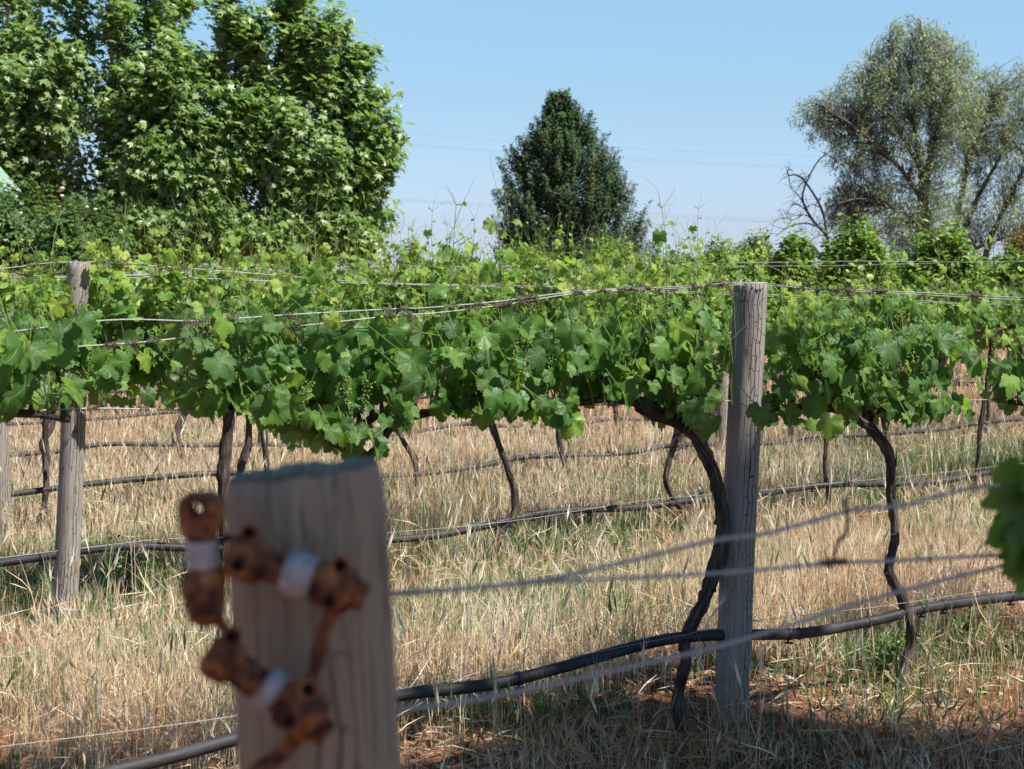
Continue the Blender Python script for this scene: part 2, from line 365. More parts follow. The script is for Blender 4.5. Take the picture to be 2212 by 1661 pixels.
def pipe_mat():
    m, nt = nodes('poly_pipe'); k = NT(nt); tc = k.n('ShaderNodeTexCoord'); geo = k.n('ShaderNodeNewGeometry')
    nz = k.noise(tc.outputs['Object'], 6, 4, .6); sc1 = k.noise(tc.outputs['Object'], 40, 3, .6, (1, 1, 6))
    col = k.mix(k.rng(nz, .4, .65, .1, .9), (.012, .012, .015), (.038, .037, .036)); col = k.mix(k.rng(sc1, .6, .75, 0, .5), col, (.17, .15, .13))
    k.out(k.pbr(col, k.rng(nz, .3, .7, .5, .7), .3, k.bump(sc1, .2, .002))); return m
M_pipe = pipe_mat()
def rust_mat():
    m, nt = nodes('rust'); k = NT(nt); tc = k.n('ShaderNodeTexCoord'); nz = k.noise(tc.outputs['Object'], 55, 5, .65); n2 = k.noise(tc.outputs['Object'], 210, 3)
    col = k.ramp(nz, [(.33, (.02, .013, .010)), (.45, (.11, .044, .024)), (.55, (.26, .10, .038)), (.68, (.44, .21, .085))])
    k.out(k.pbr(col, .9, .2, k.bump(k.math('ADD', nz, k.math('MULTIPLY', n2, .4)), .8, .003))); return m
M_rust = rust_mat()
M_tape = simple_mat('thread_tape', [(.3, (.13, .09, .065)), (.6, (.36, .33, .30)), (1, (.58, .56, .54))], .7, .2, .05, 75, 4, (.8, .002))
M_hole_shade = simple_mat('hole_shade', [(0, (.008, .006, .005)), (1, (.02, .012, .01))], .9, .05)  # near-black colour standing in for the shade inside bolt holes
def soil_mat():
    m, nt = nodes('red_soil'); k = NT(nt); tc = k.n('ShaderNodeTexCoord'); v = tc.outputs['Object']
    n1 = k.noise(v, .8, 4); n2 = k.noise(v, 14, 6, .7); n3 = k.noise(v, 70, 4, .6)
    col = k.ramp(n2, [(.3, (.085, .034, .019)), (.5, (.165, .064, .030)), (.7, (.25, .108, .055))])
    strawy = k.math('MULTIPLY', k.rng(n3, .45, .6), k.rng(n1, .38, .6, .03, .45))
    col = k.mix(strawy, col, (.40, .28, .17))
    k.out(k.pbr(col, .95, .1, k.bump(k.math('ADD', n2, k.math('MULTIPLY', n3, .35)), 1.0, .03))); return m
M_soil = soil_mat()
M_roof = simple_mat('green_roof_steel', [(0, (.15, .23, .17)), (1, (.19, .28, .205))], .5, .4, 0, 2)
M_wall = simple_mat('cream_wall', [(0, (.42, .38, .30)), (1, (.5, .46, .38))], .8, .2, 0, 2)
M_pole = bark_mat('pole_wood', (.20, .18, .16), (.34, .31, .28), (.46, .43, .40), .2, .3)
M_line = simple_mat('power_cable', [(0, (.30, .36, .42)), (1, (.35, .41, .46))], .6, .2)
M_pink = simple_mat('rose_petal', [(0, (.75, .32, .42)), (.5, (.85, .62, .66)), (1, (.9, .85, .82))], .6, .2, .3, 30)
M_berry = leaf_mat('green_berry', [(0, (.05, .11, .02)), (.5, (.12, .21, .03)), (1, (.25, .34, .07))], .15, .4, .5)
M_orange = simple_mat('orange_fruit', [(0, (.55, .22, .02)), (1, (.65, .32, .03))], .5, .4)

# ------------------------------------------------------------------ ground
def axis(lo, hi, step, far):
    a = list(np.arange(lo, hi, step)); s = step; q = hi
    while q < far: a.append(q); s *= 1.25; q += s
    s = step; q = lo - step; b = []
    while q > -far: b.append(q); s *= 1.25; q -= s
    return np.array(sorted(b) + a)
gx, gy = axis(-4, 6, .07, 900), axis(2.5, 11, .07, 900)
XX, YY = np.meshgrid(gx, gy); ZZ = gz(XX, YY)
near = np.exp(-((XX / 9) ** 2 + ((YY - 6) / 9) ** 2))
ZZ += near * .012 * (np.sin(XX * 23 + YY * 7) * np.sin(YY * 19 - XX * 5) + np.random.default_rng(3).normal(0, .45, XX.shape))
g = MB(); nx, ny = len(gx), len(gy); i = np.arange(ny - 1)[:, None] * nx; j = np.arange(nx - 1)[None, :]
g.add(np.stack([XX, YY, ZZ], -1).reshape(-1, 3), [np.stack([i + j, i + j + 1, i + nx + j + 1, i + nx + j], -1).reshape(-1, 4)])
ground = g.build('ground', M_soil); tag(ground, 'red soil ground with scattered straw between the vine rows', kind='structure')

# ------------------------------------------------------------------ posts
def post_part(name, base, top, r0, r1, mat, parent, tilt=(0, 0), rough=.006, seed=0, steps=60, sides=56, topbump=.002, cham=False):
    g = np.random.default_rng(seed); mb = MB(); base = np.array(base, float); top = np.array(top, float)
    th = np.linspace(0, 2 * math.pi, sides, endpoint=False) + math.pi / 2     # seam at the back
    V = []; U = []; ph = g.uniform(0, 6, 6)
    for k in range(steps):
        t = k / (steps - 1); c = base * (1 - t) + top * t; r = r0 * (1 - t) + r1 * t; H = np.linalg.norm(top - base) * t
        c = c + np.array([math.sin(H * 2.1 + ph[4]) * .004, 0, 0]) * (t > 0)
        rr = r * (1 + rough * 2 * np.sin(3 * th + ph[0] + H * 2) + rough * np.sin(7 * th + ph[1]) + rough * .8 * np.sin(H * 9 + ph[2] + th) + rough * .5 * g.normal(0, 1, sides) * .5)
        for q in range(3):      # knots swell
            kh, ka = (.35 + .28 * q) * 1.3, ph[q + 3] if q < 3 else 0
            rr = rr + r * .05 * np.exp(-((H - kh) / .04) ** 2) * np.maximum(0, np.cos(th - ka)) ** 6
        p = np.stack([c[0] + rr * np.cos(th), c[1] + rr * np.sin(th), np.full(sides, c[2])], -1)
        if cham and k >= steps - 2:
            q_ = .94 if k == steps - 1 else .985; p[:, :2] = c[:2] + (p[:, :2] - c[:2]) * q_
        if k == steps - 1: p[:, 2] += tilt[0] * (p[:, 0] - c[0]) + tilt[1] * (p[:, 1] - c[1]) + g.normal(0, topbump, sides)
        V.append(p); U.append(np.stack([np.arange(sides) / sides * 2 * math.pi * r0, np.full(sides, H + seed * 3.1)], -1))
    last = V[-1]; cc = last.mean(0)
    for q, inset in ((.96, .002), (.6, .001), (.25, -.001)):
        p = cc + (last - cc) * q; p[:, 2] += inset + g.normal(0, topbump * .8, sides); V.append(p); U.append(np.stack([p[:, 0] - cc[0], p[:, 1] - cc[1]], -1) * 1.0)
    V = np.concatenate(V); n = steps + 3
    i = np.arange(n - 1)[:, None] * sides; j = np.arange(sides)[None, :]; j2 = (j + 1) % sides
    F = np.stack([i + j, i + j2, i + sides + j2, i + sides + j], -1).reshape(-1, 4)
    V = np.vstack([V, cc[None]]); Uu = np.vstack([np.concatenate(U), [[0, 0]]])
    jj = np.arange(sides); Ft = np.stack([(n - 1) * sides + jj, (n - 1) * sides + (jj + 1) % sides, np.full(sides, n * sides)], -1)
    mb.add(V, [F, Ft], .5, Uu); return mb.build(name, mat, parent)
def make_post(base, h, r0, r1, label, lean=(0, 0), mat=None, seed=0, tilt=(0, 0), group='posts of the vine trellis', **kw):
    t = empty('trellis_post', base); tag(t, label, 'post', group)
    post_part('timber', (0, 0, -.12), (lean[0], lean[1], h), r0, r1, mat or M_post, t, tilt, seed=seed, **kw)
    return t
b1 = on_z(1577, 1562, 0); top1 = on_w(W1, 1621, 613)
P1 = make_post(b1, top1[2] - b1[2], .057, .0535, 'weathered grey timber post with long cracks beside the curved vine trunk', (top1[0] - b1[0], top1[1] - b1[1]), seed=2, tilt=(.02, 0), rough=.009)
mb = MB(); th = np.linspace(0, math.pi, 9); tube(mb, np.stack([np.cos(th) * .012, np.zeros(9), np.sin(th) * .016 + top1[2] - b1[2] - .004], -1) + np.array([top1[0] - b1[0] - .012, 0, 0]), .002, 5); mb.build('staple', M_wire, P1)
b2 = on_z(133, 1335, 0); top2 = on_w(W2, 172, 568)
P2 = make_post(b2, top2[2] - b2[2], .053, .0465, 'pale grey leaning timber post left of the rusty fittings', (top2[0] - b2[0], top2[1] - b2[1]), seed=5, rough=.011)
mb = MB(); tube(mb, np.stack([np.cos(th) * .012, np.zeros(9), np.sin(th) * .016 + top2[2] - b2[2] - .004], -1) + np.array([top2[0] - b2[0], 0, 0]), .002, 5); mb.build('staple', M_wire, P2)
# the blurred end post close to the camera
pt = at_depth(645, 1018, 1.155); pb = at_depth(686, 1700, 1.155)
slope = (pb[0] - pt[0]) / (pt[2] - pb[2])
P0 = make_post((pt[0] + slope * pt[2], pt[1], 0), pt[2], .067, .0572, 'large blurred end post close to the camera carrying rusty fittings', (-slope * pt[2], 0), M_postF, 9, (.11, -.05), None, steps=120, rough=.006, topbump=.0013, cham=True)

# ------------------------------------------------------------------ rusty strainers on the end post
FD = 1.062
def frame(ax):
    a = unit(ax); v = unit(np.cross(a, [0, -1, 0.001])); return a, v, np.cross(a, v)
def lathe(mb, P, ax, prof, sides=22, tint=.5, seed=0, rough=.02):
    a, u, v = frame(ax); g = np.random.default_rng(seed); th = np.linspace(0, 2 * math.pi, sides, endpoint=False)
    V = []
    for (s, r) in prof:
        rr = r * (1 + rough * g.normal(0, 1, sides)); V.append(P + a * s + rr[:, None] * (np.cos(th)[:, None] * u + np.sin(th)[:, None] * v))
    V = np.concatenate(V); n = len(prof); i = np.arange(n - 1)[:, None] * sides; j = np.arange(sides)[None]; j2 = (j + 1) % sides
    mb.add(V, [np.stack([i + j, i + j2, i + sides + j2, i + sides + j], -1).reshape(-1, 4), np.arange(sides)[::-1][None], (np.arange(sides) + (n - 1) * sides)[None]], tint)
def fpx(x, y, d=FD): return at_depth(x, y, d)
SC = FD / FPX
def disc_hole(parent, c, nrm, r):
    a = unit(nrm); m1 = MB(); u = unit(np.cross(a, [.2, .1, 1.0])); v = np.cross(a, u); th = np.linspace(0, 2 * math.pi, 18, endpoint=False)
    V = []
    for (s, q) in ((-.004, 1.3), (.0012, 1.22), (.0014, 1.0), (-.0005, .9)):
        V.append(c + a * s + r * q * (np.cos(th)[:, None] * u + np.sin(th)[:, None] * v))
    V = np.concatenate(V); n = 4; i = np.arange(n - 1)[:, None] * 18; j = np.arange(18)[None]; j2 = (j + 1) % 18
    m1.add(V, [np.stack([i + j, i + j2, i + 18 + j2, i + 18 + j], -1).reshape(-1, 4)]); m1.build('hole_rim', M_rust, parent)
    m2 = MB(); m2.add(V[54:72] + a * .0001, [np.arange(18)[None]]); m2.build('hole_shade_disc', M_hole_shade, parent)  # flat dark disc in the rim, painted as the shade inside the hole
def strainer(label, A, B, spec, wrap, holes, nub=None, seed=0):
    """A, B: end points in frame pixels; spec: list of (name, [(t, radius_px)...])"""
    a3, b3 = fpx(*A), fpx(*B); mid = (a3 + b3) / 2; root = empty('wire_strainer', mid); tag(root, label, 'fitting', 'rusty fittings fixed to the end post')
    ax = b3 - a3; L = np.linalg.norm(ax); a3 = a3 - mid
    for name, prof in spec:
        mb = MB(); lathe(mb, a3, ax, [(t * L, r * SC) for t, r in prof], seed=seed, rough=.035); seed += 1; mb.build(name, M_rust, root)
    t0, t1, r = wrap; mb = MB(); prof = []; n = 13
    for k in range(n): prof.append(((t0 + (t1 - t0) * k / (n - 1)) * L, r * SC * (1.0 + .08 * (k % 2) - .14 * (k in (0, n - 1)) + .03 * math.sin(k * 2.3))))
    lathe(mb, a3, ax, prof, seed=seed, rough=.015, tint=.7); mb.build('tape_wrap', M_tape, root)
    for (x, y, r, dy) in holes: disc_hole(root, at_depth(x, y, FD - r * 0 - dy) - mid, (0, -1, .15), r * SC)
    if nub:
        mb = MB(); n0, n1, rr = nub; q0, q1 = fpx(*n0) - mid, fpx(*n1) - mid; lathe(mb, q0, q1 - q0, [(0, rr * SC * .9), (.2 * np.linalg.norm(q1 - q0), rr * SC), (np.linalg.norm(q1 - q0), rr * SC * .95)], seed=seed); mb.build('end_nut', M_rust, root)
    return root, mid
HEADP = lambda a, b, r: [(a, r * .55), (a + (b - a) * .12, r * .92), (a + (b - a) * .3, r), (a + (b - a) * .72, r), (a + (b - a) * .9, r * .93), (b, r * .6)]
# B: upper one lying across the post
S2, m2_ = strainer('upper rusty fitting with white tape lying across the post', (488, 1195), (798, 1290),
    [('head', HEADP(.0, .27, 50)), ('shank', [(.2, 37), (.42, 36), (.60, 34), (.68, 36)]), ('head', HEADP(.60, .90, 55))], (.40, .60, 50),
    [(513, 1222, 15, .017), (538, 1150, 15, .012), (710, 1300, 15, .018), (735, 1222, 17, .014)], ((752, 1276), (790, 1292), 34), 3)
# C: lower one
S3, m3_ = strainer('lower rusty fitting with a thin white tape band slanting down the post', (448, 1402), (712, 1580),
    [('head', HEADP(.0, .24, 52)), ('shank', [(.18, 36), (.4, 38), (.58, 36), (.66, 38)]), ('head', HEADP(.58, .93, 54))], (.44, .56, 52),
    [(500, 1375, 16, .016), (625, 1558, 15, .017), (665, 1490, 17, .016)], ((672, 1560), (706, 1588), 32), 13)
# A: upright one at the post's left edge, with an eye you can see through
a3, b3 = fpx(436, 1150), fpx(446, 1350); midA = (a3 + b3) / 2
S1 = empty('wire_strainer', midA); tag(S1, 'upright rusty fitting with an eye hole at the left edge of the post', 'fitting', 'rusty fittings fixed to the end post')
mb = MB(); lathe(mb, a3 - midA, b3 - a3, [(t * np.linalg.norm(b3 - a3), r * SC) for t, r in [(-.12, 26), (-.05, 38), (.1, 33), (.5, 32)]], seed=21, rough=.03); mb.build('shank', M_rust, S1)
mb = MB(); lathe(mb, a3 - midA, b3 - a3, [(t * np.linalg.norm(b3 - a3), r * SC) for t, r in [(.38, 36), (.45, 45), (.62, 50), (.78, 46), (.92, 38), (1.0, 22)]], seed=22, rough=.035); mb.build('head', M_rust, S1)
mb = MB(); lathe(mb, a3 - midA, b3 - a3, [((.08 + .30 * k / 10) * np.linalg.norm(b3 - a3), (33 + 4 * (k % 2)) * SC) for k in range(11)], seed=23, rough=.012, tint=.75); mb.build('tape_wrap', M_tape, S1)
# eye plate: an extruded D shape with a round hole
mb = MB(); ce = fpx(428, 1096) - midA; n = 40; th = np.linspace(0, 2 * math.pi, n, endpoint=False)
inner = np.stack([14.5 * np.cos(th), 14.5 * np.sin(th)], -1)
k_ = 4.0; outer = []
for t in th:
    c_, s_ = math.cos(t), math.sin(t); hx = 54 if c_ > 0 else 40; hy = 32 if s_ > 0 else 70
    rr = (abs(c_ / hx) ** 3 + abs(s_ / hy) ** 3) ** (-1 / 3); outer.append([rr * c_, rr * s_])
outer = np.array(outer); V = []
for dy in (-.011, .011):
    for ring, q in ((inner, 1), (outer, .9), (outer, 1)):
        p = np.stack([ring[:, 0] * q * SC, np.full(n, dy * (.8 if ring is outer and q == 1 else 1)), ring[:, 1] * q * SC], -1); V.append(p + ce)
V = np.concatenate(V); j = np.arange(n); j2 = (j + 1) % n; rings = [0, 1, 2, 5, 4, 3, 0]
mb.add(V, [np.stack([a * n + j, a * n + j2, b * n + j2, b * n + j], -1) for a, b in zip(rings[:-1], rings[1:])]); mb.build('eye_plate', M_rust, S1, smooth=False)
def rod(root, mid, pts, r, name='tie_rod', d=FD + .012):
    mb = MB(); tube(mb, smooth_path([at_depth(x, y, d) - mid for x, y in pts], n=24), r * SC, 8, rough=.06, seed=int(r)); mb.build(name, M_rust, root)
rod(S2, m2_, [(716, 1320), (700, 1360), (680, 1440), (668, 1490)], 16)
rod(S3, m3_, [(640, 1590), (610, 1625), (560, 1665), (520, 1700)], 20)
rod(S1, midA, [(470, 1335), (488, 1362), (500, 1385)], 13)
rod(S1, midA, [(468, 1180), (482, 1165), (500, 1160)], 9)

# ------------------------------------------------------------------ wires, drip lines
def knot_mesh(seed, big=1.0):
    g = np.random.default_rng(seed); mb = MB(); L = .03 * big; turns = g.uniform(3, 6) * big; n = int(14 * turns); t = np.linspace(0, 1, n)
    r = .0042 + .0016 * np.sin(t * 9 + seed) + .0012 * g.normal(0, 1, n) * .6
    P = np.stack([(t - .5) * L, r * np.cos(t * turns * 6.283), r * np.sin(t * turns * 6.283)], -1); tube(mb, P, .0016, 4, tint=.6)
    for q in range(int(1 + 2 * big)):
        a = g.uniform(0, 6.28); s = g.uniform(-.5, .5) * L; k = np.linspace(0, 1, 8); e = g.uniform(.012, .035)
        P = np.stack([s + g.normal(0, .008) * k * 2, .004 * math.cos(a) + e * k * math.cos(a), .004 * math.sin(a) + e * k * (math.sin(a) - .5) + .006 * np.sin(k * 6)], -1); tube(mb, P, .0011, 4, tint=.45)
    o = mb.build('dried_tendril', M_dark); COL.objects.unlink(o); return o.data
KN = [knot_mesh(s) for s in range(4)] + [knot_mesh(8, 2.6), knot_mesh(9, 2.2)]
def wire(w, pts, r, label, group='trellis wires', knots=0, seed=0, z_off=0, name='trellis_wire', mat=None, extra=(), dv=0, cat='wire', post_x=None):
    P = np.array([on_w(w + dv * (min(1, abs(x - post_x) / 160) if post_x else 1), x, y) for x, y in pts]); P = smooth_path(P, n=60); mid = P[len(P) // 2].copy()
    t = empty(name, mid, 0); tag(t, label, cat, group)
    mb = MB(); Q = P - mid; tube(mb, Q, r, 6); mb.build('strand', mat or M_wire, t)
    g = np.random.default_rng(seed); L = np.concatenate([[0], np.cumsum(np.linalg.norm(np.diff(P, axis=0), axis=1))])
    spots = [(g.uniform(.02, .98) * L[-1], g.integers(0, 4)) for _ in range(knots)]
    for (x, y, k) in extra:
        p = on_w(w + dv, x, y); spots.append((L[np.argmin(np.linalg.norm(P - p, axis=1))], k))
    for s, k in spots:
        i = min(np.searchsorted(L, s), len(P) - 2); p = P[i]; d = unit(P[i + 1] - P[i])
        o = bpy.data.objects.new('dried_tendril', KN[k]); COL.objects.link(o); o.parent = t; o.location = p - mid
        o.rotation_euler = Vector(d).to_track_quat('X', 'Z').to_euler(); o.rotation_euler[0] += g.uniform(0, 6)
    return t
wire(W1, [(-260, 735), (0, 719), (190, 695), (300, 690), (430, 693), (620, 680), (834, 668), (934, 664), (1085, 650), (1245, 630), (1400, 622), (1500, 617), (1585, 611), (1650, 611), (1730, 622), (1900, 628), (2212, 643), (2500, 652)],
     .0017, 'upper strand of the paired wires over the nearest full row', knots=26, seed=1, dv=-.17, post_x=1615, extra=[(430, 693, 4), (500, 688, 5), (834, 668, 0), (1125, 655, 4), (1330, 634, 5), (1860, 625, 4), (1870, 627, 5), (2090, 636, 4)])
wire(W1, [(-260, 776), (0, 760), (190, 747), (330, 737), (500, 716), (640, 705), (840, 683), (940, 676), (1085, 659), (1250, 633), (1420, 625), (1510, 620), (1585, 616), (1650, 616), (1760, 625), (1900, 632), (2212, 648), (2500, 657)],
     .0017, 'lower strand of the paired wires over the nearest full row', knots=22, seed=2, dv=-.15, post_x=1615, extra=[(345, 736, 1), (540, 711, 4), (1100, 658, 5), (1160, 650, 4), (840, 683, 2)])
wire(W1, [(-260, 893), (0, 890), (200, 882), (400, 886), (700, 888), (934, 884), (1323, 874), (1507, 868), (1585, 866), (1700, 872), (1900, 868), (2212, 862), (2500, 858)],
     .0019, 'low cordon wire carrying the arms of the nearest full row', knots=8, seed=3)
wire(W1, [(-260, 1650), (0, 1613), (250, 1582), (505, 1547), (860, 1489), (1100, 1445), (1340, 1398), (1460, 1375), (1540, 1358), (1640, 1340), (1900, 1310), (2212, 1263), (2500, 1225)],
     .0010, 'thin straight wire just above the nearest black drip pipe', seed=4, dv=-.02)
wire(W2, [(-200, 588), (0, 580), (105, 568), (172, 566), (300, 572), (540, 590), (740, 606), (850, 612), (1250, 621), (1580, 634), (1900, 646), (2212, 660), (2400, 667)],
     .0021, 'upper top wire stapled over the pale leaning post', knots=24, seed=5, dv=-.13, post_x=172, extra=[(75, 574, 5), (280, 571, 4), (370, 577, 4), (1050, 617, 5)])
wire(W2, [(-200, 592), (0, 591), (150, 600), (300, 597), (590, 607), (850, 614), (1250, 625), (1580, 637), (1900, 650), (2212, 661), (2400, 669)],
     .0021, 'lower top wire passing behind the pale leaning post', knots=18, seed=6, dv=-.10, post_x=172, extra=[(60, 590, 4)])
wire(W2, [(-200, 768), (0, 771), (170, 772), (370, 775), (900, 795), (1800, 815), (2212, 827), (2400, 832)], .0018, 'cordon wire of the second full row', knots=5, seed=7)
wire(W2, [(-200, 1228), (0, 1205), (250, 1175), (400, 1162), (650, 1160), (840, 1150), (1110, 1125), (1400, 1080), (1635, 1060), (2060, 1018), (2212, 1000), (2400, 985)], .0012, 'thin straight wire above the second drip pipe', seed=8, dv=-.02)
def pipe(w, pts, r, label, clips, seed=0, bands=(), stub=None):
    P = smooth_path([on_w(w, x, y) for x, y in pts], n=90); mid = P[len(P) // 2].copy(); t = empty('drip_pipe', mid); tag(t, label, 'pipe', 'black drip irrigation pipes')
    mb = MB(); tube(mb, P - mid, r, 14); mb.build('tube', M_pipe, t)
    L = np.concatenate([[0], np.cumsum(np.linalg.norm(np.diff(P, axis=0), axis=1))])
    for x, y in clips:
        p = on_w(w, x, y); i = int(np.argmin(np.linalg.norm(P - p, axis=1))); i = min(max(i, 1), len(P) - 2); d = unit(P[i + 1] - P[i - 1]); p = P[i] - mid
        mb = MB(); tube(mb, [p - d * .009, p + d * .009], r * 1.13, 14); tube(mb, [p + np.array([0, 0, -r]), p + np.array([0, -.004, -r - .012])] , .004, 6)
        tube(mb, [p + np.array([0, 0, -r - .010]) - d * .012, p + np.array([0, 0, -r - .012]) + d * .02], .0042, 6); mb.build('dripper', M_cap, t)
    for x, y in bands:
        p = on_w(w, x, y); i = int(np.argmin(np.linalg.norm(P - p, axis=1))); i = min(max(i, 1), len(P) - 2); d = unit(P[i + 1] - P[i - 1]); p = P[i] - mid
        mb = MB(); a = p; th = np.linspace(0, 6.28, 14); u = unit(np.cross(d, [0, 0, 1])); v = np.cross(u, d)
        tube(mb, [a + (r + .0018) * (math.cos(q) * u + math.sin(q) * v) for q in th], .0017, 5)
        tube(mb, [a + v * r, a + v * (r + .05) + d * .006], .0012, 4); mb.build('tie_wire', M_dark, t)
    if stub:
        mb = MB(); tube(mb, smooth_path([on_w(w, x, y) - mid for x, y in stub], n=20), r * .8, 10); mb.build('folded_end', M_pipe, t)
    return t
pipe(W1, [(-150, 1760), (150, 1695), (240, 1668), (380, 1632), (505, 1597), (700, 1545), (860, 1502), (1060, 1478), (1200, 1445), (1330, 1408), (1440, 1381), (1540, 1372), (1640, 1371), (1750, 1366), (1900, 1338), (1990, 1315), (2110, 1297), (2212, 1286), (2450, 1262)],
     .0185, 'thick black drip pipe passing behind the cracked grey post, nearest pipe', [(570, 1583), (1110, 1467), (1700, 1368), (1985, 1317), (2040, 1310), (2190, 1290)], 1, [(1880, 1342), (1715, 1368), (1605, 1371)])
pipe(W2, [(-200, 1245), (0, 1216), (110, 1200), (170, 1190), (260, 1181), (330, 1180), (405, 1183), (600, 1182), (840, 1166), (940, 1157), (1045, 1137), (1150, 1112), (1240, 1102), (1380, 1096), (1500, 1080), (1560, 1076), (1640, 1067), (1790, 1047), (1930, 1046), (2030, 1040), (2110, 1025), (2212, 1010), (2400, 985)],
     .0175, 'grey black drip pipe in front of the pale leaning post row, second nearest', [(95, 1202), (167, 1192), (1060, 1134), (1150, 1111), (1265, 1100), (1450, 1089), (1760, 1050), (2050, 1036)], 2, [(345, 1181), (1020, 1143)], [(1435, 1088), (1470, 1082), (1500, 1070), (1515, 1062)])

# drip pipes, wires of the farther rows
ORD = ['zeroth', 'first', 'second', 'third', 'fourth', 'fifth', 'sixth', 'seventh', 'eighth', 'ninth', 'tenth', 'eleventh', 'twelfth', 'thirteenth', 'fourteenth', 'fifteenth', 'sixteenth', 'seventeenth', 'eighteenth', 'nineteenth', 'twentieth', 'twenty-first', 'twenty-second', 'twenty-third', 'twenty-fourth', 'twenty-fifth', 'twenty-sixth', 'twenty-seventh', 'twenty-eighth', 'twenty-ninth', 'thirtieth', 'thirty-first', 'thirty-second', 'thirty-third', 'thirty-fourth', 'thirty-fifth']
pipe(ROWS[3], [(-200, 1082), (0, 1070), (170, 1048), (310, 1034), (480, 1022), (650, 1028), (840, 1027), (960, 1018), (1060, 1002), (1130, 988), (1240, 983), (1360, 978), (1450, 962), (1580, 960), (1690, 955), (1760, 942), (1880, 939), (2030, 928), (2100, 916), (2212, 905), (2400, 898)],
     .0175, 'thin looking drip pipe of the third row, seen below the leaf canopy', [(310, 1034), (640, 1028), (1130, 988), (1300, 981), (1480, 962), (1900, 939)], 3, [(1460, 962)])
pipe(ROWS[4], [(-200, 1000), (0, 985), (130, 974), (220, 960), (330, 960), (440, 962), (590, 960), (700, 962), (800, 945), (900, 932), (1000, 916), (1080, 920), (1230, 917), (1320, 905), (1420, 906), (1560, 895), (1700, 880), (1900, 880), (2100, 868), (2212, 860), (2400, 850)],
     .017, 'drip pipe of the fourth row, farthest pipe plainly seen in the straw', [(100, 978), (900, 932)], 4)
def along(w, u, z): return ROWN * w + ROWDIR * u + np.array([0, 0, z])
def row_end(w, ub):
    for u in np.arange(ub, -30, -.2):
        p = ROWN * w + ROWDIR * u
        if p[1] <= np.interp(CX + FPX * p[0] / p[1], [0, 1250, 1650, 2300], [99, 40, 18, 15.5]): return u
    return ub
def row_span(w, margin=.6):
    a = on_w(w, -20, HORIZ); b = on_w(w, 2232, HORIZ); return float(np.dot(a, ROWDIR)) - margin, float(np.dot(b, ROWDIR)) + margin
for rix in range(3, 11):
    w = ROWS[rix]; ua, ub = row_span(w, 1.0); ub = row_end(w, ub); zz = float(gz_w(w)); g = np.random.default_rng(rix)
    n = max(6, int((ub - ua) / 1.2)); us = np.linspace(ua, ub, n)
    kinds = [('top wire', 1.47, .0021), ('cordon wire', 1.0, .0018)] 
    for nm, zh, r in kinds:
        if rix > 6: break
        P = smooth_path([along(w, u, zz + zh + g.normal(0, .012)) for u in us], n=80); mid = P[len(P) // 2].copy()
        t = empty('trellis_wire', mid); tag(t, f'{nm} of the {ORD[rix]} vine row counted from the nearest full row', 'wire', 'trellis wires')
        mb = MB(); tube(mb, P - mid, r, 5); mb.build('strand', M_wire, t)
    if rix in (5, 6):
        P = smooth_path([along(w, u, zz + .24 + g.normal(0, .02)) for u in us], n=80); mid = P[len(P) // 2].copy()
        mb = MB(); tube(mb, P - mid, .016, 8); o = mb.build('drip_pipe', M_pipe, loc=mid); tag(o, f'drip pipe half hidden in straw under the {ORD[rix]} vine row', 'pipe', 'black drip irrigation pipes')
# farther posts: first where the photograph shows them, then every few metres
FAR_POSTS = [(3, 1563, 'post seen just left of the cracked grey post, behind it'), (3, -4, 'dark grey post cut by the left edge of the picture'),
             (4, 700, 'grey post standing behind the top of the blurred end post'), (5, 2188, 'dark post near the right edge under the leaves'),
             (5, 395, 'short looking grey post between the leaning post and the blurred post'), (5, 2062, 'pale thin post beneath the canopy left of the right edge'), (5, 1150, 'distant post in the fifth row near the middle of the picture')]
for q, (rix, x, lab) in enumerate(FAR_POSTS):
    w = ROWS[rix] if not (rix == 3 and x == 1563) else ROWS[2] + 2.5
    p = on_w(w, x, 700); z = gz1(p); hh_ = 1.47 if rix < 5 else 1.22
    if x == 1563: hh_ = on_w(w, x, 634)[2] - z
    make_post((p[0], p[1], z), hh_, .052, .048, 'weathered ' + lab, (random.uniform(-.03, .03), 0), seed=20 + q, steps=24, sides=28)
for rix in range(6, 11):
    w = ROWS[rix]; ua, ub = row_span(w, 0); ub = row_end(w, ub); n = 3
    for q in range(n):
        u = ua + (ub - ua) * (q + .5) / n; p = along(w, u, 0); z = gz1(p)
        make_post((p[0], p[1], z), 1.3, .052, .048, f'distant grey post in the {ORD[rix]} vine row, {ORD[q + 1]} from the left', seed=60 + q, steps=12, sides=14)

# foreground wires of the row the end post belongs to
def wire_d(pts, r, label, seed, sides=8):
    P = smooth_path([on_w(W0 + dv, x, y) for x, y, dv in pts], n=150); g = np.random.default_rng(seed)
    mid = P[len(P) // 2].copy(); t = empty('trellis_wire', mid); tag(t, label, 'wire', 'wires tied to the end post')
    mb = MB(); L = np.cumsum(np.concatenate([[0], np.linalg.norm(np.diff(P, axis=0), axis=1)])); ph = L * 260
    a = np.stack([np.cos(ph) * ROWN[0], np.cos(ph) * ROWN[1], np.sin(ph)], -1) * .0009
    tube(mb, P - mid + a, r, 6); tube(mb, P - mid - a, r, 6); mb.build('strand', M_wireF, t); return t
wire_d([(700, 1292, -.0), (845, 1281, 0), (1050, 1268, 0), (1200, 1248, 0), (1380, 1207, 0), (1540, 1168, 0), (1640, 1155, 0), (1740, 1130, 0), (1850, 1100, 0), (1955, 1091, 0), (2080, 1058, 0), (2212, 1042, 0), (2500, 1010, 0), (2900, 950, 0)], .00145, 'blurred foreground wire climbing to the right edge, topmost of three', 1)
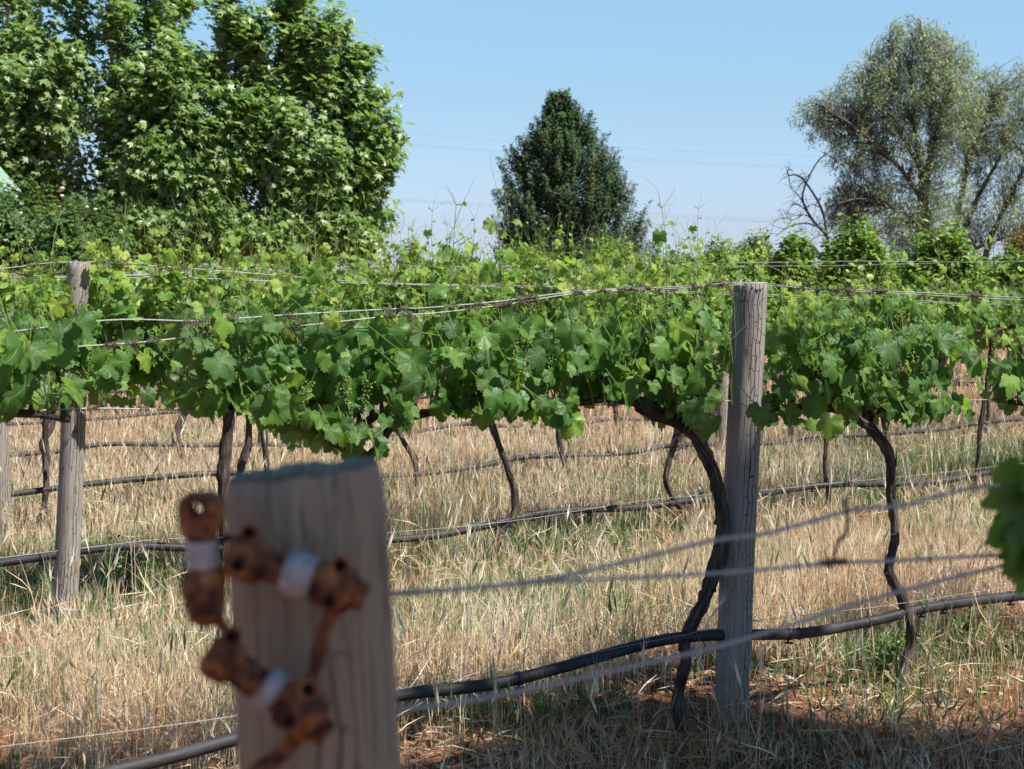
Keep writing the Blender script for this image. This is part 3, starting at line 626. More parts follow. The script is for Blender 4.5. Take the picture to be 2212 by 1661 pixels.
w2o = wire_d([(700, 1290, .004), (845, 1284, .004), (1050, 1268, .004), (1200, 1256, .004), (1550, 1238, .004), (1800, 1217, .004), (1950, 1210, .004), (2212, 1196, .004), (2500, 1180, .004), (2900, 1150, .004)], .00145, 'blurred foreground wire running nearly level, middle of three', 2)
wire_d([(700, 1548, 0), (860, 1532, 0), (1000, 1516, 0), (1200, 1477, 0), (1400, 1432, 0), (1550, 1397, 0), (1700, 1352, 0), (1900, 1290, 0), (2050, 1250, 0), (2212, 1210, 0), (2500, 1130, 0), (2900, 1000, 0)], .00155, 'blurred foreground wire rising from the foot of the frame, lowest of three', 3)
mb = MB(); pm = np.array(w2o.location)
q = on_w(W0, 1800, 1217) - pm; tube(mb, smooth_path([q, q + [.004, 0, .02], q + [.012, 0, .03], q + [.010, 0, .06]], n=10), .0018, 5); mb.build('dried_tendril', M_dark, w2o); mb = MB(); tube(mb, [q - [.012, 0, 0], q + [.012, 0, .002]], .0034, 6); mb.build('dried_tendril', M_dark, w2o); mb = MB()
q = on_w(W0, 2010, 1206) - pm; tube(mb, [q - [0, 0, .006], q + [0, 0, .014]], .0014, 5); mb.build('dried_tendril', M_dark, w2o)

# ------------------------------------------------------------------ grapevines
def tendril(mb, p, d, L, g, r=.0011):
    n = 16; t = np.linspace(0, 1, n); side = unit(np.cross(d, g.normal(0, 1, 3))); up = np.array([0, 0, 1.0]); k = g.uniform(1.5, 4)
    P = p + np.outer(t * L, d) + np.outer(L * .28 * np.sin(t * k) * t, side) + np.outer(L * .25 * t * t * g.uniform(-1, 1), up)
    tube(mb, P, r * (1 - .6 * t), 3, tint=.8, cap=False)
def foliage(g, ua, ub, zc, zmin, n_sh, n_ex, len_fn, tms, size=.078, tall=(), detail=2, vspread=.13, young=.0, umask=None, stem_r=.0028, avoid=None):
    """leaves and green shoots in row coordinates: x along, y across, z above the trunk's foot"""
    lv = MB(); st = MB(); LP = []; LN = []; LT = []; LS = []; LC = []; A0 = []; A1 = []
    jobs = [(g.uniform(ua, ub), len_fn(), False) for _ in range(n_sh)] + [(u, L, True) for u, L in tall]
    for u0, L, is_tall in jobs:
        if umask is not None and not umask(u0): continue
        v0 = g.normal(0, .035); z0 = zc(u0) + g.uniform(-.02, .03); sg = 1 if g.random() < .5 else -1
        lu, lvv = (g.normal(0, .16), sg * abs(g.normal(.06, .2))) if not is_tall else (g.normal(0, .05), g.normal(0, .05))
        n = max(4, int(L / .052)); t = np.linspace(0, 1, n + 1)
        P = np.stack([u0 + lu * L * t + .03 * np.sin(t * 5 + u0 * 9) * L, v0 + lvv * L * t * (1 + .6 * t) + .02 * np.sin(t * 6 + u0 * 7), z0 + L * t * (1 - .12 * abs(lvv) * t * 3)], -1)
        if detail: tube(st, P, stem_r * (1 - .72 * t), 5 if detail > 1 else 3, tint=.25 + .5 * t, cap=False)
        az = g.uniform(0, 6.28)
        for k in range(1, n + 1):
            tt = k / n; az += math.pi + g.normal(0, .5); s = size * (1.08 - .80 * tt ** 2.1) * g.uniform(.6, 1.3)
            if tt > .9: s = max(s * .55, .010)
            pd = unit([math.cos(az) * .7, math.sin(az) * 1.0, g.uniform(-.1, .75)]); pl = .85 * s + .015; node = P[k]; q = node + pd * pl
            side = np.array([math.cos(az) * .45, math.sin(az), 0]); nr = unit(side * g.uniform(.2, 1.1) + np.array([0, 0, g.uniform(-.05, 1.0)]) + g.normal(0, .28, 3))
            tp = unit(np.array([pd[0], pd[1], 0]) * .5 + np.array([0, 0, -1.0]) * g.uniform(.25, 1.2) + g.normal(0, .3, 3))
            LP.append(q); LN.append(nr); LT.append(tp); LS.append(s); LC.append(np.clip(young + .20 + .62 * tt ** 1.2 + g.normal(0, .15), 0, 1)); A0.append(node); A1.append(q)
            if detail > 1 and tt > .55 and g.random() < .34: tendril(st, node, unit([math.cos(az + 2), math.sin(az + 2), .9]), g.uniform(.06, .15), g)
        if detail and L > .3:
            for _ in range(2): tendril(st, P[-1], unit([g.normal(0, .6), g.normal(0, .6), 1]), g.uniform(.05, .10), g, .001)
    for _ in range(n_ex):
        u = g.uniform(ua, ub)
        if umask is not None and not umask(u): continue
        a = zmin(u) + .07 * abs(math.sin(u * 13 + ua * 7)) * abs(math.sin(u * 5.3)) - .01; z = a + .02 + (zc(u) + .22 - a) * g.random() ** 1.35; sg = 1 if g.random() < .55 else -1; v = -sg * abs(g.normal(.02, vspread)); s = size * g.uniform(.6, 1.3)
        LP.append([u, v, z]); LN.append(unit([g.normal(0, .35), -sg * g.uniform(.4, 1), g.uniform(0, .7)])); LT.append(unit([g.normal(0, .4), -sg * .15, -1])); LS.append(s); LC.append(np.clip(young + .20 + g.normal(0, .15) + (.3 if g.random() < .14 else 0), 0, 1))
        A0.append([u + g.normal(0, .02), v * .6, z + s * 1.1 + .02]); A1.append([u, v, z])
    LP, LN, LT, LS, LC, A0, A1 = map(np.array, (LP, LN, LT, LS, LC, A0, A1))
    if n_ex:
        kp = (np.sin(LP[:, 0] * 12 + ua * 5) * np.sin(LP[:, 2] * 14 + ua * 3) + g.normal(0, .25, len(LP))) < .72; LP, LN, LT, LS, LC, A0, A1 = (q[kp] for q in (LP, LN, LT, LS, LC, A0, A1))
    if avoid is not None:
        kp = ~((np.abs(LP[:, 0] - avoid - .85 * LP[:, 1]) < .092) & (LP[:, 1] < .06)); LP, LN, LT, LS, LC, A0, A1 = (q[kp] for q in (LP, LN, LT, LS, LC, A0, A1))
    multi(lv, tms, LP, LN, LT, np.array(LS), np.array(LC), g)
    if detail: sticks(st, np.array(A0), np.array(A1), .0014 if detail > 1 else .0018, .35)
    return lv, st
def cluster_mesh(seed):
    g = np.random.default_rng(seed); mb = MB(); n = 95; t = g.random(n) ** .8
    rad = .020 * (1 - .75 * t) * np.sqrt(g.random(n)); a = g.uniform(0, 6.28, n); C = np.stack([rad * np.cos(a), rad * np.sin(a), -t * .10], -1)
    O = np.array([[1, 0, 0], [0, 1, 0], [0, 0, 1], [-1, 0, 0], [0, -1, 0], [0, 0, -1]], float); Fo = np.array([[0, 1, 2], [1, 3, 2], [3, 4, 2], [4, 0, 2], [1, 0, 5], [3, 1, 5], [4, 3, 5], [0, 4, 5]])
    scatter(mb, (O, [Fo], O[:, :2]), C, g.normal(0, 1, (n, 3)), g.normal(0, 1, (n, 3)), g.uniform(.0024, .0042, n), g.uniform(.2, .9, n))
    sticks(mb, np.array([[0, 0, .03]]), np.array([[0, 0, -.09]]), .0014, .4)
    o = mb.build('grape_cluster', M_berry); COL.objects.unlink(o); return o.data
CLUST = [cluster_mesh(s) for s in range(3)]
def add_clusters(root, spots, g):
    for (u, v, z) in spots:
        o = bpy.data.objects.new('grape_cluster', CLUST[g.integers(0, 3)]); COL.objects.link(o); o.parent = root
        o.location = (u, v, z); s = g.uniform(.8, 1.25); o.scale = (s, s, s); o.rotation_euler = (g.normal(0, .25), g.normal(0, .25), g.uniform(0, 6))
def trunk_mb(P, r0, r1, seed, cord=(), sides=14, n=70, spl=True):
    mb = MB(); Q = smooth_path(P, n=n); k = np.linspace(0, 1, len(Q)); g = np.random.default_rng(seed)
    r = r0 * (1 - k) + r1 * k; r = r * (1 + .10 * np.sin(k * 14 + seed) + .45 * np.exp(-(k / .05) ** 2) + .12 * np.exp(-((k - g.uniform(.3, .7)) / .03) ** 2))
    tube(mb, Q, r, sides + 4, rough=.09, lump=.10, seed=seed)
    for C, a, b in cord: 
        Q2 = smooth_path(C, n=30); k = np.linspace(0, 1, len(Q2)); tube(mb, Q2, a * (1 - k) + b * k, 10, rough=.07, lump=.08, seed=seed + 3)
        for q in range(4, len(Q2) - 1, 6):   # spur stubs
            tube(mb, [Q2[q], Q2[q] + np.array([g.normal(0, .01), g.normal(0, .01), .035])], [.009, .006], 6, rough=.1, seed=q)
    return mb
def to_local(P, base):
    d = np.asarray(P) - base; return np.stack([d @ ROWDIR, d @ ROWN, d[:, 2]], -1)
VG = 'grapevines along the trellis rows'

# --- nearest full row: every vine built from what the photograph shows of it
def u_of(x, y=870): return float(np.dot(on_w(W1, x, y), ROWDIR))
BOT = [(-600, 880), (0, 885), (100, 875), (190, 885), (215, 800), (330, 870), (400, 905), (450, 932), (520, 905), (580, 893), (640, 925), (690, 975), (740, 985), (790, 975), (830, 985), (880, 950), (940, 905), (1000, 900), (1060, 902), (1150, 912), (1240, 905), (1300, 880), (1380, 878), (1440, 900), (1500, 930), (1560, 935), (1640, 905), (1700, 930), (1780, 938), (1860, 905), (1920, 910), (1990, 905), (2050, 865), (2065, 790), (2140, 800), (2160, 905), (2500, 905)]
bu = [u_of(x, y) for x, y in BOT]; bz = [on_w(W1, x, y)[2] for x, y in BOT]
CZ = [(-300, 893), (200, 884), (934, 882), (1507, 866), (2300, 862)]; cu = [u_of(*p) for p in CZ]; cz = [on_w(W1, *p)[2] for p in CZ]
def zpx(P): return [on_w(W1, x, y) for x, y in P]
R1 = [  # trunk pixels, arms, canopy from..to, shoots, extra leaves, tall shoots, label
    dict(tr=[(-250, 1800), (-240, 1500), (-230, 1200), (-190, 960), (-120, 890)], rr=(.022, .016), arms=[[(-120, 892), (60, 893), (150, 905)]], a=-420, b=150, sh=17, ex=125, tall=[], lab='dark leafy vine overlapping the pale leaning post at the left edge', leng=(.24, .12)),
    dict(tr=[(640, 1750), (690, 1500), (740, 1200), (770, 1060), (790, 985), (720, 955), (672, 905)], rr=(.016, .012), arms=[[(700, 935), (640, 895), (575, 880), (520, 880), (450, 882)], [(740, 960), (800, 905), (860, 888)]], a=375, b=880, sh=20, ex=155, tall=[(590, .42), (700, .5)], lab='dark leafy vine directly above the blurred end post', leng=(.30, .12)),
    dict(tr=[(760, 1750), (765, 1400), (790, 1150), (800, 1000), (815, 960), (850, 905)], rr=(.015, .011), arms=[[(850, 905), (950, 888), (1050, 886), (1140, 890)]], a=880, b=1215, sh=14, ex=105, tall=[(958, .56), (1062, .62), (1165, .42)], lab='vine with two tall wispy shoots in the middle of the nearest full row', leng=(.33, .12)),
    dict(tr=[(1468, 1600), (1471, 1500), (1474, 1430), (1486, 1375), (1512, 1300), (1545, 1240), (1553, 1150), (1546, 1050), (1520, 980), (1480, 925), (1428, 893), (1375, 872)], rr=(.0185, .023), arms=[[(1400, 880), (1330, 862), (1270, 868), (1210, 876)], [(1500, 950), (1535, 905), (1530, 880), (1470, 872)]], a=1215, b=1590, sh=17, ex=120, tall=[(1437, .62), (1290, .5)], lab='vine whose thick trunk curves up beside the cracked grey post', leng=(.32, .12)),
    dict(tr=[(1941, 1503), (1950, 1455), (1969, 1390), (1962, 1350), (1948, 1290), (1921, 1230), (1934, 1160), (1936, 1060), (1920, 985), (1885, 930), (1848, 905)], rr=(.0165, .016), arms=[[(1860, 912), (1800, 885), (1720, 880), (1660, 884)], [(1885, 935), (1870, 900), (1920, 880), (2000, 868)]], a=1625, b=2050, sh=20, ex=150, tall=[(1700, .45), (2010, .5)], lab='vine with a bent trunk to the right of the cracked grey post', leng=(.30, .12)),
    dict(tr=[(2420, 1420), (2410, 1200), (2380, 1000), (2330, 900)], rr=(.022, .02), arms=[[(2330, 900), (2260, 880), (2180, 868)], [(2340, 905), (2450, 870)]], a=2142, b=2560, sh=16, ex=110, tall=[], lab='leafy vine of the nearest full row cut by the right edge', leng=(.34, .12)),
]
for q, d in enumerate(R1):
    g = np.random.default_rng(100 + q); P = np.array(zpx(d['tr'])); base = P[0].copy(); base[2] = gz1(base) if base[2] < .3 else base[2]
    gb = base - ROWN * 0; root = empty('grapevine', base, ROW_ANG); tag(root, d['lab'], 'grapevine', VG)
    L = to_local(P, base); L[:, 1] += np.array([0] + [g.normal(0, .012) for _ in L[1:]])
    arms = [(to_local(np.array(zpx(a)), base) + np.array([0, .0, 0]), .0125, .009) for a in d['arms']]
    tko = trunk_mb(L, *d['rr'], 30 + q, ()).build('trunk', M_bark, root)
    for C_, a_, b_ in arms:
        mb = MB(); Q2 = smooth_path(C_, n=30); kk = np.linspace(0, 1, len(Q2)); tube(mb, Q2, a_ * (1 - kk) + b_ * kk, 10, rough=.07, lump=.08, seed=q)
        for e in range(4, len(Q2) - 1, 6): tube(mb, [Q2[e], Q2[e] + np.array([g.normal(0, .01), g.normal(0, .01), .035])], [.009, .006], 6, rough=.1, seed=e)
        mb.build('cordon_arm', M_bark, tko)
    u0 = float(np.dot(base, ROWDIR)); u_post = float(np.dot(b1, ROWDIR)); zc = lambda u: np.interp(u + u0, cu, cz) - base[2]; zm = lambda u: np.interp(u + u0, bu, bz) - base[2]
    ua, ub = u_of(d['a']) - u0, u_of(d['b']) - u0; mu, sd = d['leng']
    tall = [(u_of(x) - u0, Lh) for x, Lh in d['tall']]
    lv, st = foliage(g, ua + .04, ub - .04, zc, zm, int(d['sh'] * 1.8), int(d['ex'] * 1.9), lambda: float(np.clip(g.normal((mu - .08) if d['a'] < 900 else (mu - .03), sd * .8), .12, .55)), G_HI, .047, tall, 2, .13, avoid=u_post - u0)
    lv.build('foliage', M_vine, root); st.build('green_shoots', M_shoot, root)
    add_clusters(root, [(g.uniform(ua + .05, ub - .05), g.choice([-1, -1, 1]) * g.uniform(.06, .16), zc(0) + g.uniform(.08, .24)) for _ in range(7)], g)
    if q in (3, 4):
        bm = MB(); Qs = smooth_path(L, n=60)
        for e in range(46):
            i = int(g.integers(3, len(Qs) - 4)); a = g.uniform(0, 6.28); off = np.array([math.cos(a), math.sin(a), 0]) * (d['rr'][0] * 1.02); Ls = g.uniform(.03, .10); dr = unit(Qs[i + 1] - Qs[i - 1])
            p0 = Qs[i] + off; p1 = p0 + dr * Ls * .5 + off * .12; p2 = p0 + dr * Ls + off * g.uniform(.05, .5); tube(bm, [p0, p1, p2], [.0028, .0022, .0008], 4, seed=e)
        for e in range(4):
            i = int(g.integers(8, len(Qs) - 8)); a = g.uniform(0, 6.28); off = np.array([math.cos(a), math.sin(a), .3]); tube(bm, [Qs[i], Qs[i] + off * (d['rr'][0] * 1.5)], [.011, .008], 8, rough=.15, seed=e)
        bm.build('loose_bark', M_bark, tko)

# --- foreground vine just outside the right edge, on the end post's row
g = np.random.default_rng(140); ub0 = float(np.dot(on_w(W0, 2212, 1150), ROWDIR)); base = along(W0, ub0 + .55, 0)
root = empty('grapevine', base, ROW_ANG); tag(root, 'blurred green leaves poking in at the right edge close to the camera', 'grapevine', VG)
trunk_mb(np.array([(0, 0, 0), (.03, .01, .3), (-.03, 0, .7), (0, 0, 1.0), (-.08, 0, 1.12)]), .024, .02, 5, [(np.array([(-.06, 0, 1.1), (-.2, 0, 1.13), (-.36, 0, 1.13)]), .014, .010), (np.array([(-.04, 0, 1.08), (.2, 0, 1.12), (.6, 0, 1.12)]), .014, .01)]).build('trunk', M_bark, root)
lv, st = foliage(g, -.20, .75, lambda u: 1.12, lambda u: 1.0, 15, 70, lambda: float(np.clip(g.normal(.25, .06), .15, .3)), G_HI, .07, (), 2, .08)
P = []; N_ = []; T_ = []; S_ = []; C_ = []
for (x, y, s, tx, tz) in [(2212, 1110, .050, -.2, -1), (2222, 1190, .058, -.35, -1), (2218, 1240, .05, -.1, -1), (2240, 1145, .055, -.8, -.6), (2235, 1060, .045, -.3, -.8), (2250, 1230, .05, .1, -1)]:
    p = on_w(W0 - .01, x, y - 60) - base; P.append([p @ ROWDIR, p @ ROWN, p[2]]); N_.append(unit([g.normal(-.1, .15), -1, g.normal(.25, .15)])); T_.append([tx, 0, tz]); S_.append(s); C_.append(.25)
multi(lv, G_HI[:4], np.array(P), np.array(N_), np.array(T_), np.array(S_), np.array(C_), g)
lv.build('foliage', M_vine, root); st.build('green_shoots', M_shoot, root)

# --- shared shapes for the rows behind
def variant(seed, hi, width=.98, low=False):
    g = np.random.default_rng(seed); zc = lambda u: 1.0; zm = lambda u: .90 + .05 * math.sin(u * 9 + seed)
    ln = lambda: float(np.clip(g.normal(.47 if hi else .36, .13), .2, .70 if hi else .58))
    if low: ln = lambda: float(np.clip(g.normal(.24, .09), .1, .5))
    if hi: lv, st = foliage(g, -width / 2, width / 2, zc, zm, 29, 140, ln, G_HI, .054, [(g.uniform(-.3, .3), .62)], 2, .15, .09)
    else: lv, st = foliage(g, -width / 2, width / 2, zc, zm, 28, 125, ln, G_LO, .060, [(g.uniform(-.3, .3), .62)], 1, .15, .15)
    a = lv.build('foliage', M_vine if hi else M_vine_far); b = st.build('green_shoots', M_shoot); COL.objects.unlink(a); COL.objects.unlink(b); return a.data, b.data
VHL = [variant(240 + s, True, low=True) for s in range(5)]; VLL = [variant(250 + s, False, low=True) for s in range(5)]
VH = [variant(200 + s, True) for s in range(6)]; VL = [variant(220 + s, False) for s in range(5)]
def tr_variant(seed):
    g = np.random.default_rng(seed); x = [g.normal(0, .05) for _ in range(6)]; sgn = 1 if g.random() < .5 else -1
    P = np.array([(x[0], 0, -.03), (x[1], g.normal(0, .02), .22), (x[2], g.normal(0, .03), .45), (x[3], g.normal(0, .02), .68), (sgn * .05 + x[4] * .5, 0, .88), (sgn * .12, 0, .99)])
    P[:, 0] -= P[0, 0]
    r = g.uniform(.016, .03); o = trunk_mb(P, r, r * .8, seed, [(np.array([(sgn * .1, 0, .97), (sgn * .3, 0, 1.0), (sgn * .5, 0, 1.0)]), .014, .009), (np.array([(sgn * .06, 0, .92), (-sgn * .15, 0, .99), (-sgn * .45, 0, 1.0)]), .014, .009)], 8, 30).build('trunk', M_bark)
    COL.objects.unlink(o); return o.data
TV = [tr_variant(300 + s) for s in range(8)]
def child(name, me, parent):
    o = bpy.data.objects.new(name, me); COL.objects.link(o); o.parent = parent; return o
def vine_copy(base, rot, label, hi, g, trunk=None, clusters=0, dz=0):
    root = empty('grapevine', base, rot); tag(root, label, 'grapevine', VG)
    if trunk is None: child('trunk', TV[g.integers(0, len(TV))], root)
    right = CX + FPX * base[0] / base[1] > g.normal(1560, 90)
    if right: dz = dz - .06
    a, b = (((VHL if hi else VLL) if right else (VH if hi else VL)))[g.integers(0, 5)]
    flip = math.pi * g.integers(0, 2)
    for nm, me in (('foliage', a), ('green_shoots', b)):
        o = child(nm, me, root); o.rotation_euler[2] = flip; o.location[2] = dz
    if clusters: add_clusters(root, [(g.uniform(-.4, .4), g.uniform(-.16, -.05), 1.0 + dz + g.uniform(.0, .16)) for _ in range(clusters)], g)
    return root
# second full row: trunks where the photograph has them
R2 = [([(-75, 1400), (-70, 1200), (-60, 950), (-60, 850)], .02, 'a leafy vine left of the pale leaning post in the second full row'),
      ([(488, 1290), (486, 1150), (482, 1030), (492, 930), (500, 850)], .026, 'vine with a stout straight trunk left above the blurred end post'),
      ([(500, 1280), (512, 1100), (521, 1010), (538, 950), (535, 850)], .016, 'slender reddish trunked vine crossing behind the blurred end post'),
      ([(1063, 1228), (1068, 1190), (1085, 1145), (1110, 1110), (1112, 1065), (1096, 1010), (1078, 960), (1058, 900), (1050, 860)], .0175, 'vine with a slim wavy trunk just right of the blurred end post'),
      ([(1462, 1180), (1480, 1160), (1495, 1138), (1480, 1110), (1448, 1065), (1438, 1030), (1450, 980), (1464, 925), (1470, 850)], .017, 'vine with a hooked slim trunk left of the cracked grey post'),
      ([(1791, 1125), (1790, 1060), (1782, 1010), (1786, 940), (1790, 850)], .014, 'vine with a thin upright trunk right of the cracked grey post'),
      ([(2098, 1100), (2105, 1060), (2113, 1000), (2116, 940), (2125, 880), (2134, 820)], .015, 'vine with a thin trunk near the right edge in the second full row'),
      ([(2390, 1070), (2385, 1000), (2395, 900), (2400, 830)], .017, 'leafy vine of the second full row cut by the right edge')]
R2_ROOTS = []
for q, (tr, r, lab) in enumerate(R2):
    g = np.random.default_rng(400 + q); P = np.array([on_w(W2, x, y) for x, y in tr]); base = P[0].copy(); base[2] = gz1(base)
    L = to_local(P, base); L[0, 2] = -.03; xt = L[-1, 0]; L = np.vstack([L, [xt + .03, 0, max(L[-1, 2] + .02, 1.0)]])
    root = vine_copy(base, ROW_ANG, lab, True, g, trunk=True, clusters=4)
    trunk_mb(L, r, r * .85, 50 + q, [(np.array([(xt, 0, 1.0), (xt + .25, 0, 1.03), (xt + .5, 0, 1.03)]), .013, .009), (np.array([(xt, 0, 1.0), (xt - .25, 0, 1.02), (xt - .45, 0, 1.03)]), .013, .009)], 12, 50).build('trunk', M_bark, root)
    R2_ROOTS.append(root)
    for o in root.children:
        if o.name.split('.')[0] in ('foliage', 'green_shoots'): o.location[0] = xt; o.location[2] = .03
        if o.name.split('.')[0] == 'grape_cluster': o.location[0] += xt
# long arms and their leaves carry each of these vines along the wire to its neighbour
for q, (x, own) in enumerate([(250, 0), (740, 2), (900, 3), (1270, 3), (1640, 4), (1965, 5)]):
    g = np.random.default_rng(440 + q); p = on_w(W2, x, 800); root = R2_ROOTS[own]; bs = np.array(root.location); du = float(np.dot(p - bs, ROWDIR)); dz = gz1(p) - bs[2]
    a, b = (VHL if x > 1500 else VH)[g.integers(0, 5)]; rz = math.pi * g.integers(0, 2)
    for nm, me in (('foliage', a), ('green_shoots', b)):
        o = child(nm, me, root); o.rotation_euler[2] = rz; o.location = (du, 0, dz)
    mb = MB(); Q2 = smooth_path([(0, 0, 1.0), (du * .4, .01, 1.03), (du, 0, 1.02), (du + .3 * np.sign(du), 0, 1.02)], n=40); tube(mb, Q2, np.linspace(.013, .008, len(Q2)), 8, rough=.08, lump=.08, seed=q); mb.build('cordon_arm', M_bark, root)
    add_clusters(root, [(du + g.uniform(-.35, .35), g.uniform(-.16, -.05), 1.08 + dz + g.uniform(0, .14)) for _ in range(3)], g)
EX3 = {3: [80, 905, 1235], 4: [1095, 558], 5: [275]}
for rix in range(3, 11):
    w = ROWS[rix]; ua, ub = row_span(w, .55); n = int(round((ub - ua) / .95)); g = np.random.default_rng(500 + rix)
    us = np.linspace(ua, ub, n)
    for x in EX3.get(rix, []):
        ux = float(np.dot(on_w(w, x, 900), ROWDIR)); us[np.argmin(abs(us - ux))] = ux
    us = np.sort(us)
    q = -1
    for u in us:
        p = along(w, u + (g.normal(0, .05) if rix > 4 else 0), 0); p[2] = gz1(p)
        xpx = CX + FPX * p[0] / p[1]
        if p[1] > np.interp(xpx, [0, 1250, 1650, 2300], [99, 40, 18, 15.5]): continue
        q += 1
        lab = f'leafy grapevine in the {ORD[rix]} full row back, {ORD[q + 1]} from the left'
        vine_copy(p, ROW_ANG + g.normal(0, .02), lab, rix <= 3, g)

# ------------------------------------------------------------------ grass
def blades(mb, P, h, wd, ldir, lean, g, levels=4, tint=.5, face=None):
    n = len(P); h = np.broadcast_to(h, (n,)); wd = np.broadcast_to(wd, (n,)); lean = np.broadcast_to(lean, (n,)); tint = np.broadcast_to(tint, (n,))
    fa = g.uniform(0, math.pi, n); W = np.stack([np.cos(fa), np.sin(fa) * .6, g.normal(0, .1, n)], -1)
    V = []
    for k in range(levels + 1):
        t = k / levels; c = P + np.stack([np.zeros(n), np.zeros(n), h * t * (1 - .45 * np.minimum(lean, 1.4) * t)], -1) + ldir * (h * lean * t * t)[:, None]
        hw = (wd * .5 * (1 - t) ** .5)[:, None]
        if k < levels: V += [c - W * hw, c + W * hw]
        else: V += [c]
    V = np.stack(V, 1); m = V.shape[1]; off = (np.arange(n) * m)[:, None]
    F4 = np.concatenate([off + np.array([[2 * k, 2 * k + 1, 2 * k + 3, 2 * k + 2]]) for k in range(levels - 1)]); F3 = off + np.array([[2 * levels - 2, 2 * levels - 1, 2 * levels]])
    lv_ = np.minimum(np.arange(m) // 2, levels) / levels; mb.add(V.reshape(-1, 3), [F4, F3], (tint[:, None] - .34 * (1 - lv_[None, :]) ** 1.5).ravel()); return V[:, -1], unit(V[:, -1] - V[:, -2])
def heads(mb, P, D, L, g, tint, awn=True):
    n = len(P); A = unit(np.cross(D, g.normal(0, 1, (n, 3)))); B = np.cross(D, A); L = np.broadcast_to(L, (n,))[:, None]; P = P - D * L * .15
    for X in (A, B):
        V = np.stack([P, P + D * L * .4 + X * L * .055, P + D * L, P + D * L * .4 - X * L * .055], 1); off = (np.arange(n) * 4)[:, None]
        mb.add(V.reshape(-1, 3), [off + np.array([[0, 1, 2, 3]])], np.repeat(np.broadcast_to(tint, (n,)), 4))
    if awn:
        for k in range(5):
            s = P + D * L * (.3 + .12 * k); d = unit(D + (A * math.cos(k * 2.4) + B * math.sin(k * 2.4)) * .35); wv = unit(np.cross(d, A + B)) * .0006
            V = np.stack([s - wv, s + wv, s + d * L * .9], 1); off = (np.arange(n) * 3)[:, None]; mb.add(V.reshape(-1, 3), [off + np.array([[0, 1, 2]])], np.repeat(np.broadcast_to(np.asarray(tint) + .1, (n,)), 3))
def in_view(g, n, dmin, dmax, power=1.0, margin=.3):
    d = dmin + (dmax - dmin) * g.random(n) ** power; x = d * g.uniform(-.32, .32, n) * 1.03 + g.uniform(-margin, margin, n); y = d
    return x, y
def wof(x, y): return -ROWDIR[1] * x + ROWDIR[0] * y
def patch(x, y, s, sd): 
    return .5 + .25 * (np.sin(x * s + sd) * np.cos(y * s * .9 + sd * 2) + np.sin((x + y) * s * 1.7 + sd * 3) * np.sin((x - y) * s * 1.3 + sd)) 
def soil_line(x, y):       # how bare the strip under the nearest vines is, 0..1
    w = wof(x, y); return np.exp(-((w - (W1 + .05)) / .60) ** 2) * (1 - .45 / (1 + np.exp(-(x - 1.15) / .12)))
GP = [(290, 1290, .5, .38, 1.6), (960, 1290, .6, .5, 1.5), (1340, 1170, .65, .28, 1.8), (2120, 960, 1.2, .9, 1.0), (2110, 1430, .4, .3, 1.1), (1950, 1560, .4, .3, .8), (1700, 1480, .25, .2, .9), (640, 1380, .5, .4, .6), (420, 1420, .35, .25, .6), (1890, 1460, .3, .15, .8), (1240, 1560, .7, .25, .8), (1560, 1640, .3, .3, 1.0), (1150, 1050, .8, .4, .4), (60, 1240, .5, .4, .5)]
def green_zone(x, y):
    w = wof(x, y); a = .75 * np.exp(-((w - (W2 - .35)) / .40) ** 2) * (.35 + 1.1 * (patch(x, y, 1.4, 2) > .47)) + .6 * np.exp(-((w - (ROWS[3] - .5)) / .6) ** 2) * (patch(x, y, 1.2, 5) > .5)
    a = a + .9 * np.exp(-(((x - 3.3) / 1.3) ** 2 + ((y - 10.5) / 1.6) ** 2)) + .35 * (patch(x, y, 1.9, 7) > .68)
    a = a + .55 * np.exp(-(((x - 1.6) / .7) ** 2 + ((y - 5.2) / .5) ** 2))
    for (px, py, rx, ry, am) in GP:
        c = on_z(px, py, 0); a = a + am * np.exp(-(((x - c[0]) / rx) ** 2 + ((y - c[1]) / ry) ** 2))
    return np.clip(a * 1.3 + .07, 0, 1)
